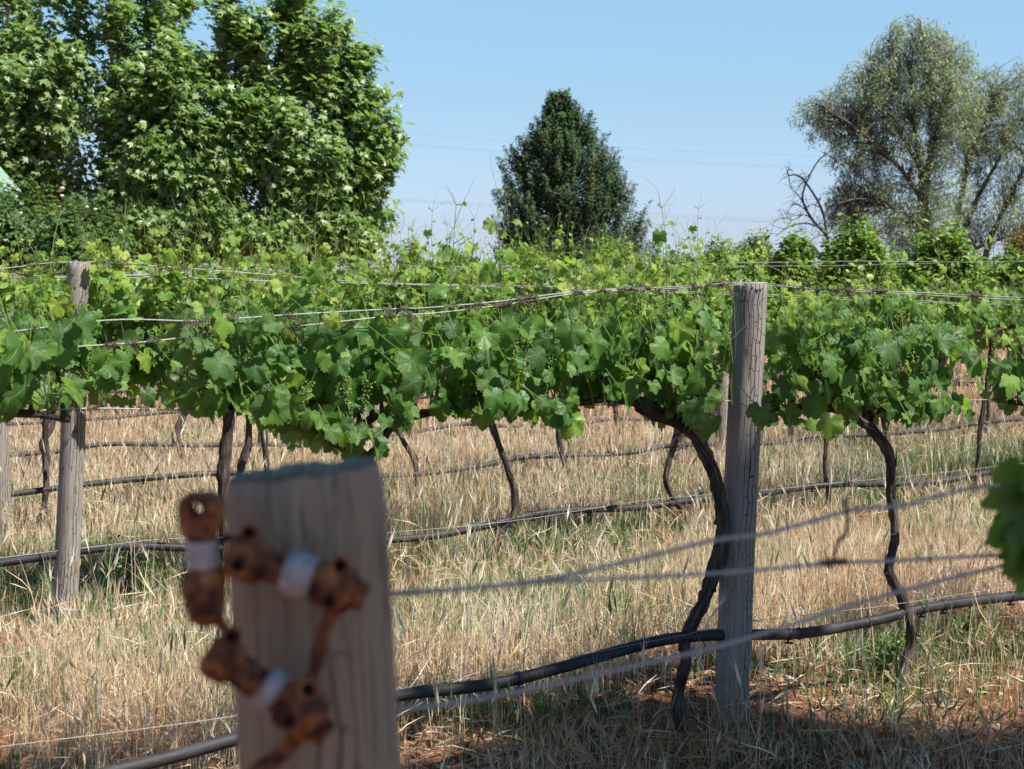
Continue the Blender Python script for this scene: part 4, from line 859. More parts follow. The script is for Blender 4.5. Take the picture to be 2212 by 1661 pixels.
def lay(mbd, mbg, g, n, dmin, dmax, power, hs, wd, levels, head_p, dens):
    x, y = in_view(g, n, dmin, dmax, power); w = wof(x, y); bare = soil_line(x, y)
    front = 1 / (1 + np.exp((w - (W1 - .35)) / .08))
    track = np.exp(-((w - (W1 + 1.05)) / .22) ** 2) * .55 + np.exp(-((w - (W2 + 1.2)) / .3) ** 2) * .4
    keep = g.random(n) < dens * (1 - .6 * track * (patch(x, y, 3.1, 4) > .42)) * (1 - .95 * bare) * (1 - .80 * front) * (.45 + .75 * patch(x, y, 2.3, 1)) * (w > 1.9)
    x, y, w, bare, front = x[keep], y[keep], w[keep], bare[keep], front[keep]; n = len(x)
    P = np.stack([x, y, gz(x, y) - .01], -1); a = g.uniform(0, 6.28, n); D = np.stack([np.cos(a), np.sin(a), np.zeros(n)], -1)
    gr = g.random(n) < green_zone(x, y) * .8
    stem = (g.random(n) < .42) & ~gr
    h = g.uniform(.35, 1.2, n) * hs * (1 - .45 * bare) * (1 - .50 * front) * (.7 + .5 * patch(x, y, 1.7, 3))
    low = np.maximum(np.exp(-((w - (W2 - .30)) / .36) ** 2), np.exp(-((w - (ROWS[3] - .35)) / .45) ** 2)); low = np.maximum(low, .8 * np.exp(-((w - (ROWS[4] - .35)) / .5) ** 2)); h = h * (1 - .72 * low)
    T = .41 + .38 * patch(x, y, 1.1, 9) + g.normal(0, .28, n)
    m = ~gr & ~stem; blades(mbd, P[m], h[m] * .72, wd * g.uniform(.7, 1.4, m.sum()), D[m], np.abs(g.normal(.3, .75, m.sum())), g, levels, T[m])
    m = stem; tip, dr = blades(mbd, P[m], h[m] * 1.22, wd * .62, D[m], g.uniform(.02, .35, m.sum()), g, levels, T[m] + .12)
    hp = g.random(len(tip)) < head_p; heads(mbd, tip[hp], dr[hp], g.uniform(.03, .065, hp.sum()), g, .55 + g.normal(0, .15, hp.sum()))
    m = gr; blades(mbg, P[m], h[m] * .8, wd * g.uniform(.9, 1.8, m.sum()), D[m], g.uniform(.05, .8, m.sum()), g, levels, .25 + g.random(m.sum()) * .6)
g = np.random.default_rng(900); dry, grn = MB(), MB()
lay(dry, grn, g, 115000, 4.2, 8.2, 1.0, .28, .0030, 4, .32, .95)
lay(dry, grn, g, 110000, 8.0, 14.5, 1.0, .29, .0048, 3, .3, .95)
lay(dry, grn, g, 50000, 14.0, 42, 1.1, .30, .012, 2, .15, .95)
# tall lone stalks with seed heads, some green
x, y = in_view(g, 900, 4.4, 11, 1.0); k = g.random(900) < .35; P = np.stack([x, y, gz(x, y)], -1); a = g.uniform(0, 6.28, 900); D = np.stack([np.cos(a), np.sin(a), np.zeros(900)], -1)
hh = g.uniform(.35, .58, 900) * np.where(wof(x, y) < W1, .6, 1)
for mm, mbx, tn in ((~k, dry, .8), (k, grn, .8)):
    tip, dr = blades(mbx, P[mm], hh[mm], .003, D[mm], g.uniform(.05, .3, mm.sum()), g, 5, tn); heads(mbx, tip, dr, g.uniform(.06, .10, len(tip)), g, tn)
# feathery reddish heads at the foot of the picture
fx = g.uniform(-.1, 1.5, 330); fy = g.uniform(4.4, 4.85, 330); P = np.stack([fx, fy, gz(fx, fy)], -1); a = g.uniform(0, 6.28, 330); D = np.stack([np.cos(a), np.sin(a), np.zeros(330)], -1)
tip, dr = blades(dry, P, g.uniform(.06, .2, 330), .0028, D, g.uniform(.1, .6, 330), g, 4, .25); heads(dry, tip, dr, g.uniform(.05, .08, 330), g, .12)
bx, by = in_view(g, 11000, 4.3, 14, 1.3); kp = g.random(11000) < (1 - soil_line(bx, by)) * np.where(wof(bx, by) < W1 - .3, .4, 1); bx, by = bx[kp], by[kp]; n = len(bx)
P = np.stack([bx, by, gz(bx, by) + g.uniform(.01, .17, n)], -1); a = g.uniform(0, 6.28, n); D = np.stack([np.cos(a), np.sin(a), g.normal(.15, .45, n)], -1)
scatter(dry, sliver(.009), P, g.normal(0, 1, (n, 3)), D, g.uniform(.08, .22, n), np.clip(.5 + g.normal(0, .32, n), 0, 1))
o = dry.build('dry_grass', M_straw, smooth=False); tag(o, 'tall straw coloured dry grass between the vine rows', 'grass', kind='stuff')
o = grn.build('green_grass', M_gstraw, smooth=False); tag(o, 'patches of green grass near the vine trunks', 'grass', kind='stuff')
# fallen straw lying on the soil
lt = MB(); n = 17000; x, y = in_view(g, n, 4.2, 8.5, 1.2); kp = g.random(n) < .35 + .6 * soil_line(x, y); x, y = x[kp], y[kp]; n = len(x)
P = np.stack([x, y, gz(x, y) + g.uniform(.002, .02, n)], -1); a = g.uniform(0, 6.28, n); D = np.stack([np.cos(a), np.sin(a), g.normal(0, .12, n)], -1)
scatter(lt, sliver(.03), P, np.stack([g.normal(0, .4, n), g.normal(0, .4, n), np.ones(n)], -1), D, g.uniform(.03, .15, n), .35 + g.random(n) * .6)
n = 1500; x, y = in_view(g, n, 4.2, 7.5); P = np.stack([x, y, gz(x, y) + .012], -1)      # dead leaves
multi(lt, P_LO, P, np.stack([g.normal(0, .4, n), g.normal(0, .4, n), np.ones(n)], -1), g.normal(0, 1, (n, 3)), g.uniform(.01, .03, n), .1 + g.random(n) * .5, g)
o = lt.build('straw_litter', M_litter); tag(o, 'fallen straw and dead leaves scattered on the red soil', 'litter', kind='stuff')
# soil clods
cl = MB(); n = 5200; x, y = in_view(g, n, 4.2, 7.5); kp = g.random(n) < .15 + .8 * soil_line(x, y); x, y = x[kp], y[kp]; n = len(x)
O = np.array([[1, 0, 0], [0, 1, 0], [0, 0, 1], [-1, 0, 0], [0, -1, 0], [0, 0, -1]], float) * [1, .8, .7]; Fo = np.array([[0, 1, 2], [1, 3, 2], [3, 4, 2], [4, 0, 2], [1, 0, 5], [3, 1, 5], [4, 3, 5], [0, 4, 5]])
scatter(cl, (O, [Fo], O[:, :2]), np.stack([x, y, gz(x, y) + .003], -1), g.normal(0, 1, (n, 3)), g.normal(0, 1, (n, 3)), g.uniform(.003, .013, n) , .5)
o = cl.build('soil_clods', M_soil, smooth=False); tag(o, 'small crumbs of red soil under the nearest vines', 'soil', kind='stuff')
# weeds
def weed(px, py, w, h, label, n=260, seed=0):
    g = np.random.default_rng(seed); p = on_z(px, py, 0); 
    if abs(wof(p[0], p[1])) > 7.2: p[2] = gz1(p)
    p[2] = gz1(p); t = empty('weed_plant', p); tag(t, label, 'weed'); lf, stm = MB(), MB()
    LP, LN, LT = [], [], []; k = max(8, n // 18)
    for _ in range(k):
        a = g.uniform(0, 6.28); r = w * math.sqrt(g.random()) * .7; e = np.array([r * math.cos(a), r * math.sin(a) * .7, h * g.uniform(.5, 1)]); s0 = np.array([r * .4 * math.cos(a), r * .3 * math.sin(a), 0])
        Q = smooth_path([s0, (s0 + e) / 2 + [0, 0, .02], e], n=10); tube(stm, Q, .0018, 3, cap=False, tint=.3)
        for q in range(n // k):
            LP.append(Q[g.integers(2, len(Q))] + g.normal(0, .008, 3)); LN.append([g.normal(0, .6), g.normal(0, .6), 1]); LT.append([math.cos(a) + g.normal(0, .7), math.sin(a) + g.normal(0, .7), g.uniform(-.2, .6)])
    multi(lf, OVAL, np.array(LP), np.array(LN), np.array(LT), g.uniform(.012, .026, len(LP)), g.random(len(LP)) * .9, g)
    lf.build('leaves', M_weed, t); stm.build('stems', M_shoot, t)
weed(285, 1290, .17, .27, 'bushy green weed growing right of the pale leaning post', 700, 1)
weed(1340, 1190, .26, .12, 'low spreading green weed left of the hooked vine trunk', 700, 2)
weed(1890, 1440, .16, .13, 'small feathery weed at the foot of the bent vine trunk', 420, 3)
weed(2090, 1400, .12, .16, 'weed with feathery leaves near the right edge', 300, 4)
weed(1180, 1560, .05, .07, 'tiny dark green weed on the bare soil left of the trunk', 60, 5)
weed(1530, 1150, .06, .12, 'bright green weed hidden behind the cracked grey post', 120, 6)
weed(470, 1250, .14, .16, 'green weed half hidden by the left rusty fitting', 300, 7)

# ------------------------------------------------------------------ trees
def grow(g, wood, leaves, P, r, out_len, n_br, lf_per, depth, spread, up=.7, start=.15, tint0=.5, droop=0.0):
    """a limb with side twigs; leaf points are appended to leaves"""
    Q = smooth_path(P, n=22); k = np.linspace(0, 1, len(Q)); tube(wood, Q, r * (1 - .8 * k), 7 if r > .05 else 4, seed=int(g.integers(0, 99)), cap=False)
    ax = unit(Q[-1] - Q[0])
    for b in range(n_br):
        t = start + (1 - start) * (b + g.random()) / n_br; i = min(int(t * (len(Q) - 1)), len(Q) - 2); a = g.uniform(0, 6.28)
        s = unit([math.cos(a), math.sin(a), g.normal(up, .25)]); L = out_len * (1.12 - .75 * t) * g.uniform(.6, 1.15); e = Q[i] + s * L
        mid = Q[i] + s * L * .5 + g.normal(0, .05, 3) * L + np.array([0, 0, -droop * L * .1]); e = e + np.array([0, 0, -droop * L * .3])
        B = smooth_path([Q[i], mid, e], n=8); tube(wood, B, max(r * .28, .007) * (1 - .7 * np.linspace(0, 1, len(B))), 3, cap=False)
        if depth > 0:
            for c in range(3):
                a2 = g.uniform(0, 6.28); s2 = unit(s + np.array([math.cos(a2), math.sin(a2), .3]) * .7); j = g.integers(2, len(B)); e2 = B[j] + s2 * L * .45; sticks(wood, [B[j]], [e2], max(r * .1, .005)); C = np.linspace(B[j], e2, 5)
                leaves.append(C[g.integers(1, 5, lf_per // 2)] + g.normal(0, spread, (lf_per // 2, 3)))
        leaves.append(B[g.integers(1, len(B), lf_per)] + g.normal(0, spread, (lf_per, 3)))
def finish(name, label, cat, base, wood, leaves, tms, size, lmat, wmat, g, normal='sun', group=None, tip_down=.3, tint=(.25, .8), clump=1.2, crown='crown', fill=1.0):
    t = empty(name, base); tag(t, label, cat, group); P = np.concatenate(leaves); n = len(P)
    lf = MB(); c = P.mean(0); o = unit(P - c)
    N = o * .3 + g.normal(0, .5, (n, 3)) + np.array([0, 0, .45]) + sun_dir * .6; T = g.normal(0, .7, (n, 3)) + o * .5 + np.array([0, 0, -tip_down])
    cl = .5 + .5 * np.sin(P[:, 0] * clump * 2.1 + 1) * np.sin(P[:, 1] * clump * 1.7) * np.sin(P[:, 2] * clump * 2.3 + 2)
    tn = tint[0] + (tint[1] - tint[0]) * (.3 * cl + .7 * g.random(n))
    multi(lf, tms, P - base, N, T, size * g.uniform(.65, 1.25, n), tn, g); lf.build(crown, lmat, t)
    for q in range(len(wood.v)): wood.v[q] = wood.v[q] - base
    wood.build('trunk', wmat, t); return t
# plane trees on the left
PD = 39.0
def D_(x, y, d, dy=0): 
    p = at_depth(x, y, d + dy); return p
def plane_tree(seed, base_px, leaders, label, d=PD, n_br=31, lf=30, out=1.15):
    g = np.random.default_rng(seed); wood = MB(); leaves = []; b = at_depth(base_px, 500, d); b[2] = gz1(b)
    tube(wood, smooth_path([b, b + [0, 0, 1.2], b + [.05, 0, 2.0]], n=10), [.22] * 0 or .2, 12, rough=.03)
    for (x0, y0, x1, y1, dy) in leaders:
        e = at_depth(x1, y1, d + dy); m = at_depth(x0, y0, d + dy * .6); grow(g, wood, leaves, [b + [0, 0, 1.3], m, (m + e) / 2 + g.normal(0, .12, 3), e], .10, out, n_br, lf, 1, .18, .68, .12)
    return finish('plane_tree', label, 'tree', b, wood, leaves, P_LO, .140, M_plane, M_pbark, g, group='broadleaf trees at the left', tint=(.15, .95))
plane_tree(1, 60, [(-60, 300, -120, -250, 0), (20, 250, 30, -320, -1.2), (60, 300, 110, -300, .8), (-20, 350, -60, -100, 1.2), (120, 280, 190, -180, -.5), (110, 420, 150, 120, -1.4), (30, 420, 20, 150, -1.6), (-150, 380, -260, 0, 0)], 'broad leafy tree at the left edge behind the rose bush', n_br=32, lf=30)
plane_tree(2, 380, [(330, 300, 300, -260, 0), (390, 250, 400, -330, 1), (250, 350, 230, -80, -1), (450, 300, 500, -60, -.5), (400, 400, 380, 100, -1.5), (470, 420, 520, 200, -1.2), (280, 430, 260, 230, -1.3), (330, 440, 330, 330, -1.7), (440, 470, 480, 360, -1.5), (330, 520, 250, 490, -1.5), (420, 520, 470, 480, -1.6), (380, 530, 350, 500, -2), (440, 540, 500, 515, -1.5), (300, 545, 210, 520, -1.7), (470, 400, 545, 300, -1), (340, 300, 350, 150, -1.4)], 'tall dense leafy tree between the left edge tree and the rightmost of the three')
plane_tree(3, 655, [(610, 350, 610, -20, 0), (640, 300, 665, -160, 1), (580, 380, 560, 30, -.8), (690, 350, 700, 20, -.5), (720, 380, 752, 60, .3), (740, 420, 812, 200, 0), (760, 470, 840, 345, -.4), (740, 330, 790, 110, .2), (790, 400, 850, 275, .1), (655, 250, 640, -60, -.5), (560, 300, 520, 40, -.6), (740, 500, 830, 480, .3), (620, 440, 630, 250, -1.2), (690, 460, 720, 320, -1.0), (600, 480, 610, 400, -1), (690, 520, 760, 500, -1), (640, 530, 590, 500, -1.2), (700, 545, 800, 530, -.8), (600, 540, 545, 520, -1.3)], 'rightmost of the broadleaf trees with upright spires against the sky', n_br=28, lf=22, out=.66)
# the leafy tree out of frame whose shade falls over the foreground
def shade_tree():
    g = np.random.default_rng(77); b = np.array([6.4, .3, 0.0]); wood = MB(); leaves = []
    tube(wood, smooth_path([b, b + [0, 0, 2.2], b + [-.1, .1, 3.6]], n=10), .16, 12, rough=.03)
    ends = [(3.5, -.5), (3.1, -1.0), (3.9, -1.0), (3.0, -.1), (3.8, .1), (4.4, -.5), (4.4, .3), (4.9, .0)]
    for yy in (.7, 1.3, 1.9, 2.4, 2.85):
        for xx in (4.7, 5.25, 5.8, 6.35, 6.9, 7.45): ends.append((xx + (.25 if yy in (1.3, 2.4) else 0) - .1, yy))
    ends += [(4.15, 1.7), (4.15, 2.3), (4.2, 2.75)]
    for (ex, ey) in ends:
        e = np.array([ex + g.normal(0, .1), ey + g.normal(0, .1), 7.4 + g.uniform(-.3, .3)])
        grow(g, wood, leaves, [b + [-.1, .1, 3.3], (b + [0, 0, 4.2] + e) / 2 + g.normal(0, .2, 3), e], .06, .62, 13, 40, 1, .17, .2, .5)
    return finish('shade_tree', 'leafy tree beyond the right of the frame that shades the foreground', 'tree', b, wood, leaves, P_LO, .135, M_plane, M_pbark, g)
shade_tree()
# conifer
NC = 1150
def conifer():
    g = np.random.default_rng(31); d = 60.0; b = at_depth(1228, 560, d); b[2] = gz1(b); wood = MB(); leaves = []; NN = []; TT = []; TN = []
    s = px_m(d); H = (560 - 212) / s + (b[2] * 0) ; zt = at_depth(1206, 212, d)[2]; z0 = at_depth(1206, 575, d)[2]
    tube(wood, smooth_path([b, b + [.05, 0, (zt - b[2]) * .5], b + [-.35, 0, zt - b[2] - .3]], n=12), .12, 10)
    prof = [(0, 3.02), (.2, 2.85), (.40, 2.60), (.647, 2.0), (.785, 1.28), (.895, .58), (.95, .28), (1, .03)]
    for k in range(NC):
        t = g.random() ** 1.12; a = g.uniform(0, 6.28); R_ = np.interp(t, *zip(*prof)); R_ *= 1 + .09 * math.sin(a * 3 + t * 9) + g.normal(0, .05)
        q = g.random() ** .38; r = R_ * q; cx = b[0] + (-.36) * t + .18 * (1 - t); L = g.uniform(.6, 1.2) * (1 - .25 * t)
        p0 = np.array([cx + r * .92 * math.cos(a), b[1] + r * .92 * math.sin(a), z0 + (zt - z0) * t - L * .5]); dr = unit([math.cos(a) * .45, math.sin(a) * .45, 1.0]); p1 = p0 + dr * L
        sticks(wood, [np.array([cx, b[1], p0[2] - .35 * r])], [p0], .012)
        m = 100; tt = g.random(m); P = p0 + np.outer(tt * L, dr) + g.normal(0, 1, (m, 3)) * (.085 * np.sin(np.pi * (tt * .8 + .15)))[:, None]
        leaves.append(P); TT.append(np.tile(dr, (m, 1)) + g.normal(0, .45, (m, 3))); NN.append(unit(P - (p0 + dr * L * .3)) * .7 + g.normal(0, .4, (m, 3)) + sun_dir * .6); TN.append(np.clip(.38 + .25 * tt + g.normal(0, .16, m) + (.4 if g.random() < .08 else 0), 0, 1))
    t = empty('conifer_tree', b); tag(t, 'dark green cone shaped conifer standing alone against the sky', 'tree'); lf = MB()
    multi(lf, SPRAY, np.concatenate(leaves) - b, np.concatenate(NN), np.concatenate(TT), .095 * g.uniform(.7, 1.3, NC * 100), np.concatenate(TN), g); lf.build('crown', M_conif, t)
    for q in range(len(wood.v)): wood.v[q] = wood.v[q] - b
    wood.build('trunk', M_tbark, t)
conifer()
# airy drooping trees on the right
def willow(seed, label, d, base, limbs, blobs, n_leaf, size=.12):
    g = np.random.default_rng(seed); b = at_depth(base, 560, d); b[2] = gz1(b); wood = MB(); L3 = []; ends = []
    for path, r in limbs:
        Q = smooth_path([at_depth(x, y, d + dy) for x, y, dy in path], n=26); k = np.linspace(0, 1, len(Q)); tube(wood, Q, r * (1 - .75 * k), 8, rough=.04, cap=False); L3.append(Q)
    Qa = np.concatenate(L3)
    P_, T_, C_ = [], [], []; tot = sum(w for *_, w in blobs)
    for (x, y, rx, ry, wgt) in blobs:
        c = at_depth(x, y, d); RX, RY = rx / px_m(d), ry / px_m(d); m = int(n_leaf * 1.05 * wgt / tot / 26)
        for _ in range(m):
            v = unit(g.normal(0, 1, 3)) * g.random() ** .38 * np.array([RX, RX * .9, RY]); tip = c + v; q = Qa[np.argmin(np.linalg.norm(Qa - (tip - [0, 0, .5]), axis=1) + g.random(len(Qa)) * .6)]
            mid = (q + tip) / 2 + g.normal(0, .1, 3) + [0, 0, .05]; B = smooth_path([q, mid, tip], n=8)
            if g.random() < .9: tube(wood, B, .016 * (1 - .7 * np.linspace(0, 1, len(B))), 3, cap=False)
            n = 26; dn = g.uniform(.2, .65); s0 = tip + g.normal(0, .095, (n, 3)) * [1, 1, .5]; s0[:, 2] -= g.random(n) * dn; P_.append(s0)
            T_.append(np.stack([g.normal(0, .35, n) + v[0] * .08, g.normal(0, .35, n), -np.ones(n) * .6 + g.normal(0, .45, n)], -1)); C_.append(np.clip(g.normal(.42, .18, n) + .2 * (v[2] / RY), 0, 1))  # leaf tint lightened toward each clump's top, sunlit tone put into the colour
    t = empty('willow_tree', b); tag(t, label, 'tree', 'airy grey green trees at the right'); lf = MB(); P = np.concatenate(P_); N = g.normal(0, .8, P.shape) + sun_dir * .9
    multi(lf, NARROW, P - b, N, np.concatenate(T_), size * g.uniform(.7, 1.3, len(P)), np.concatenate(C_), g); lf.build('crown', M_gum, t)
    for q in range(len(wood.v)): wood.v[q] = wood.v[q] - b
    wood.build('trunk', M_tbark, t)
willow(41, 'tall airy grey green tree with drooping leaves right of the conifer', 50.0, 1990,
    [([(1992, 640, 0), (1990, 560, 0), (1985, 480, 0), (1992, 400, 0), (1985, 340, .3), (1975, 270, .5), (1965, 150, .5)], .17), ([(1990, 540, 0), (2000, 440, .3), (2005, 370, .5), (2020, 290, .6), (2040, 200, .8), (2050, 110, 1)], .12),
     ([(1990, 430, 0), (1950, 370, -.3), (1900, 320, -.6), (1840, 270, -.8), (1790, 240, -1)], .08), ([(1985, 360, 0), (1940, 280, .3), (1900, 200, .4), (1880, 130, .5)], .07), ([(1990, 500, 0), (1930, 450, -.5), (1860, 430, -.8), (1810, 440, -1)], .06), ([(2000, 380, 0), (2010, 280, -.5), (2000, 160, -.6), (1990, 60, -.6)], .06), ([(1975, 280, .5), (1930, 190, -.4), (1920, 100, -.4)], .05)],
    [(1975, 170, 130, 120, 2.2), (1890, 190, 85, 90, 1.2), (1800, 235, 85, 55, .95), (1850, 300, 80, 60, .7), (1945, 320, 110, 95, 1.1), (2045, 230, 90, 130, 1.3), (1870, 400, 80, 55, .8), (1930, 470, 110, 75, 1.2), (2030, 410, 75, 90, .7), (1815, 450, 50, 60, .5), (1975, 75, 75, 50, .6), (2050, 110, 55, 50, .35), (2000, 510, 70, 50, .4)], 46000, .14)
willow(42, 'second airy tree with leaning trunks cut by the right edge', 54.0, 2062,
    [([(2058, 650, 0), (2060, 560, 0), (2068, 470, 0), (2085, 380, 0), (2088, 280, .4), (2100, 180, .5)], .14), ([(2062, 560, 0), (2090, 480, .3), (2120, 410, .5), (2160, 340, .7), (2200, 250, 1)], .11), ([(2120, 620, 0), (2135, 530, 0), (2165, 460, 0), (2200, 390, 0), (2250, 280, 0)], .12), ([(2100, 540, 0), (2150, 520, -.3), (2220, 500, -.5)], .06), ([(2088, 360, 0), (2120, 280, -.4), (2150, 200, -.6)], .06)],
    [(2130, 220, 95, 95, 1.6), (2190, 300, 100, 130, 1.8), (2090, 300, 60, 100, .7), (2240, 200, 80, 90, .9), (2150, 450, 90, 80, .9), (2230, 470, 70, 80, .8), (2090, 480, 50, 60, .3)], 24000, .14)
# dead bare bush beside the airy tree, and a snapped bough
def z3(x, y): return (2800 + x * .6923) / 1.8517, (y * .6923) / 1.8517
g = np.random.default_rng(51); b = at_depth(*z3(730, 1480), 47.0); b[2] = gz1(b); wood = MB()
DB = [([(735, 1480), (735, 1400), (735, 1365), (650, 1270), (600, 1180), (595, 1110), (640, 1000), (690, 920), (735, 890)], .05), ([(735, 1380), (722, 1280), (700, 1200), (650, 1110), (590, 1030), (540, 1008), (515, 1015), (505, 990), (520, 978), (535, 990)], .04), ([(730, 1350), (680, 1310), (600, 1290), (500, 1315), (440, 1365)], .03), ([(600, 1180), (570, 1130), (530, 1090), (512, 1040)], .02), ([(620, 1220), (560, 1180), (520, 1200), (500, 1260)], .018), ([(700, 1200), (640, 1180), (580, 1240), (520, 1240)], .016), ([(655, 1275), (600, 1240), (540, 1270), (470, 1260)], .016), ([(735, 1370), (690, 1360), (640, 1390)], .018), ([(640, 1000), (600, 1040), (560, 1100)], .014), ([(712, 1250), (690, 1180), (700, 1120)], .016), ([(560, 1010), (600, 1030), (625, 1080)], .012)]
for path, r in DB:
    Q = smooth_path([at_depth(*z3(x, y), 47.0 + g.normal(0, .1)) for x, y in path], n=22); tube(wood, Q, r * (1 - .7 * np.linspace(0, 1, len(Q))), 6, cap=False)
    for k in range(9):
        i = g.integers(4, len(Q)); s = unit([g.normal(-.5, .6), g.normal(0, .5), g.normal(.1, .6)]); L = g.uniform(.15, .5); P = smooth_path([Q[i], Q[i] + s * L * .5 + g.normal(0, .05, 3), Q[i] + s * L + [0, 0, -.08]], n=6); tube(wood, P, .009 * (1 - .6 * np.linspace(0, 1, len(P))), 3, cap=False)
t = empty('dead_tree', b); tag(t, 'bare dead bush with curling black branches left of the airy tree', 'tree')
for q in range(len(wood.v)): wood.v[q] = wood.v[q] - b
wood.build('branches', M_dead, t)
mb = MB(); P = np.array([at_depth(*z3(x, y), 44.0) for x, y in [(720, 1560), (665, 1450), (620, 1400), (578, 1385), (570, 1412)]]); c = P[0].copy(); c[2] = gz1(c); tube(mb, smooth_path(np.vstack([c, P]) - c, n=20), .07, 7, rough=.08)
o = mb.build('broken_bough', M_dead, loc=c); tag(o, 'snapped dark bough poking up left of the rounded citrus bush', 'branch')

# rounded bushes beyond the last vines
BS = 1.35
def bush(name, x0, x1, y0, y1, d, label, mat, cat, tms=OVAL, n=10000, size=.07, seed=0, tint=(.2, .95), group=None, fruit=0, lump=.2):
    g = np.random.default_rng(seed); c = at_depth((x0 + x1) / 2, y0, d); rx = (x1 - x0) / 2 / px_m(d); top = c[2]; b = c.copy(); b[2] = gz1(b); H = top - b[2]
    v = unit(g.normal(0, 1, (n, 3))); v[:, 2] = np.abs(v[:, 2]) * 1.0 + (g.random(n) - .5) * .3
    a = np.arctan2(v[:, 1], v[:, 0]); ph = g.uniform(0, 6, 4); k = 1 + lump * .5 * np.sin(3 * a + ph[0] + v[:, 2] * 4) + lump * .4 * np.sin(7 * a + ph[1]) * np.cos(v[:, 2] * 7 + ph[2]) + .06 * g.normal(0, 1, n)
    q = (g.random(n) ** .30) * k; P = v * q[:, None] * np.array([rx, rx, H * .60]) + [0, 0, H * .36]
    P = P[P[:, 2] > .05]; n = len(P)
    t = empty(name, b); tag(t, label, cat, group); lf = MB(); N = unit(P - [0, 0, H * .4]) * .6 + g.normal(0, .5, (n, 3)) + [0, 0, .5]; T = unit(P - [0, 0, H * .3]) + g.normal(0, .6, (n, 3)) + [0, 0, .3]
    cl = .5 + .5 * np.sin(P[:, 0] * 6 + ph[3]) * np.sin(P[:, 2] * 7 + ph[0]); multi(lf, tms, P, N, T, BS * size * g.uniform(.7, 1.3, n), tint[0] + (tint[1] - tint[0]) * (.35 * cl + .65 * g.random(n)), g); lf.build('crown', mat, t)
    wd = MB()
    for _ in range(9):
        e = P[g.integers(0, n)]; tube(wd, smooth_path([[0, 0, -.05], np.array([e[0] * .25, e[1] * .25, H * .3]), e * [.8, .8, .9]], n=8), .03, 5, cap=False)
    wd.build('trunk', M_tbark, t)
    if fruit:
        for _ in range(fruit):
            i = g.integers(0, n); e = P[i] * 1.02
            if e[1] > 0: e[1] *= -1
            m = MB(); th = np.linspace(0, math.pi, 7); lathe(m, np.zeros(3), (0, 0, 1), [(-.02 * math.cos(q), max(.02 * math.sin(q), .001)) for q in th], 10, rough=0); o = m.build('fruit', M_orange, t); o.location = e
    return t
CG = 'rounded citrus bushes behind the vines'
bush('citrus_bush', 1762, 1938, 497, 0, 21, 'tall rounded citrus bush in front of the airy tree, left of two', M_citrus, 'bush', seed=1, group=CG, fruit=2, n=15000)
bush('citrus_bush', 1952, 2128, 505, 0, 21.5, 'rounded citrus bush in front of the airy trunks, right of two', M_citrus, 'bush', seed=2, group=CG, fruit=2, n=15000)
bush('citrus_bush', 2125, 2290, 556, 0, 19.5, 'low citrus bush at the right edge', M_citrus, 'bush', seed=3, group=CG)
bush('citrus_bush', 1655, 1775, 515, 0, 23, 'citrus bush left of the snapped bough', M_citrus, 'bush', seed=4, group=CG)
bush('citrus_bush', 1500, 1610, 530, 0, 30, 'low distant bush between the conifer and the dead branches', M_citrus, 'bush', seed=5, group=CG)
bush('grey_bush', 1588, 1680, 508, 0, 42, 'bluish grey bush on the skyline left of the dead branches', M_gum, 'bush', seed=6, tint=(.1, .6))
bush('citrus_bush', 1248, 1392, 522, 0, 38, 'bright green bush right of the foot of the conifer', M_citrus, 'bush', seed=7, group=CG)
bush('citrus_bush', 1060, 1215, 540, 0, 40, 'low green bush left of the foot of the conifer', M_citrus, 'bush', seed=8, group=CG)
bush('citrus_bush', 852, 925, 512, 0, 40, 'small yellow green bush right of the broadleaf trees', M_citrus, 'bush', seed=9, group=CG, n=3000, tint=(.5, 1))
bush('citrus_bush', 925, 1050, 545, 0, 42, 'lowest green bush on the skyline left of the conifer', M_citrus, 'bush', seed=10, group=CG)
bush('citrus_bush', 1868, 2010, 560, 0, 24, 'low citrus foliage filling the gap between the two rounded citrus bushes', M_citrus, 'bush', seed=21, group=CG)
bush('citrus_bush', 2050, 2190, 566, 0, 25, 'low citrus foliage right of the bush in front of the airy trunks', M_citrus, 'bush', seed=22, group=CG)
bush('citrus_bush', 1545, 1680, 545, 0, 26, 'low citrus bush beside the bluish grey bush', M_citrus, 'bush', seed=23, group=CG)
bush('citrus_bush', 1395, 1520, 552, 0, 33, 'low green bush well right of the foot of the conifer', M_citrus, 'bush', seed=24, group=CG)
bush('amber_shrub', 2168, 2280, 492, 0, 46, 'amber leaved shrub at the right edge behind the citrus bushes', M_amber, 'bush', NARROW, seed=11, size=.12)
bush('rose_bush', -170, 150, 408, 0, 28, 'tall dark rose bush at the left edge below the green roof', M_rose, 'bush', seed=12, n=30000, size=.085, group='rose bushes at the left', lump=.3)
rb = bush('rose_bush', 60, 285, 452, 0, 27, 'lower rose bush with pink blooms sloping down beneath the broad trees', M_rose, 'bush', seed=13, n=24000, size=.085, group='rose bushes at the left', lump=.25)
for (x, y, s, tn) in [(134, 407, .045, .3), (134, 423, .035, .7), (188, 447, .03, .9), (206, 452, .03, .9), (92, 350, .02, 0), (45, 460, .03, .8)]:
    p = at_depth(x, y, 26.2) - np.array(rb.location); m = MB(); lathe(m, np.zeros(3), (0, 0, 1), [(-s * .6, s * .3), (-s * .3, s * .8), (0, s), (s * .3, s * .85), (s * .6, s * .45), (s * .5, s * .1)], 12, tn, rough=.12)
    o = m.build('rose_bloom', M_pink, rb); o.location = p

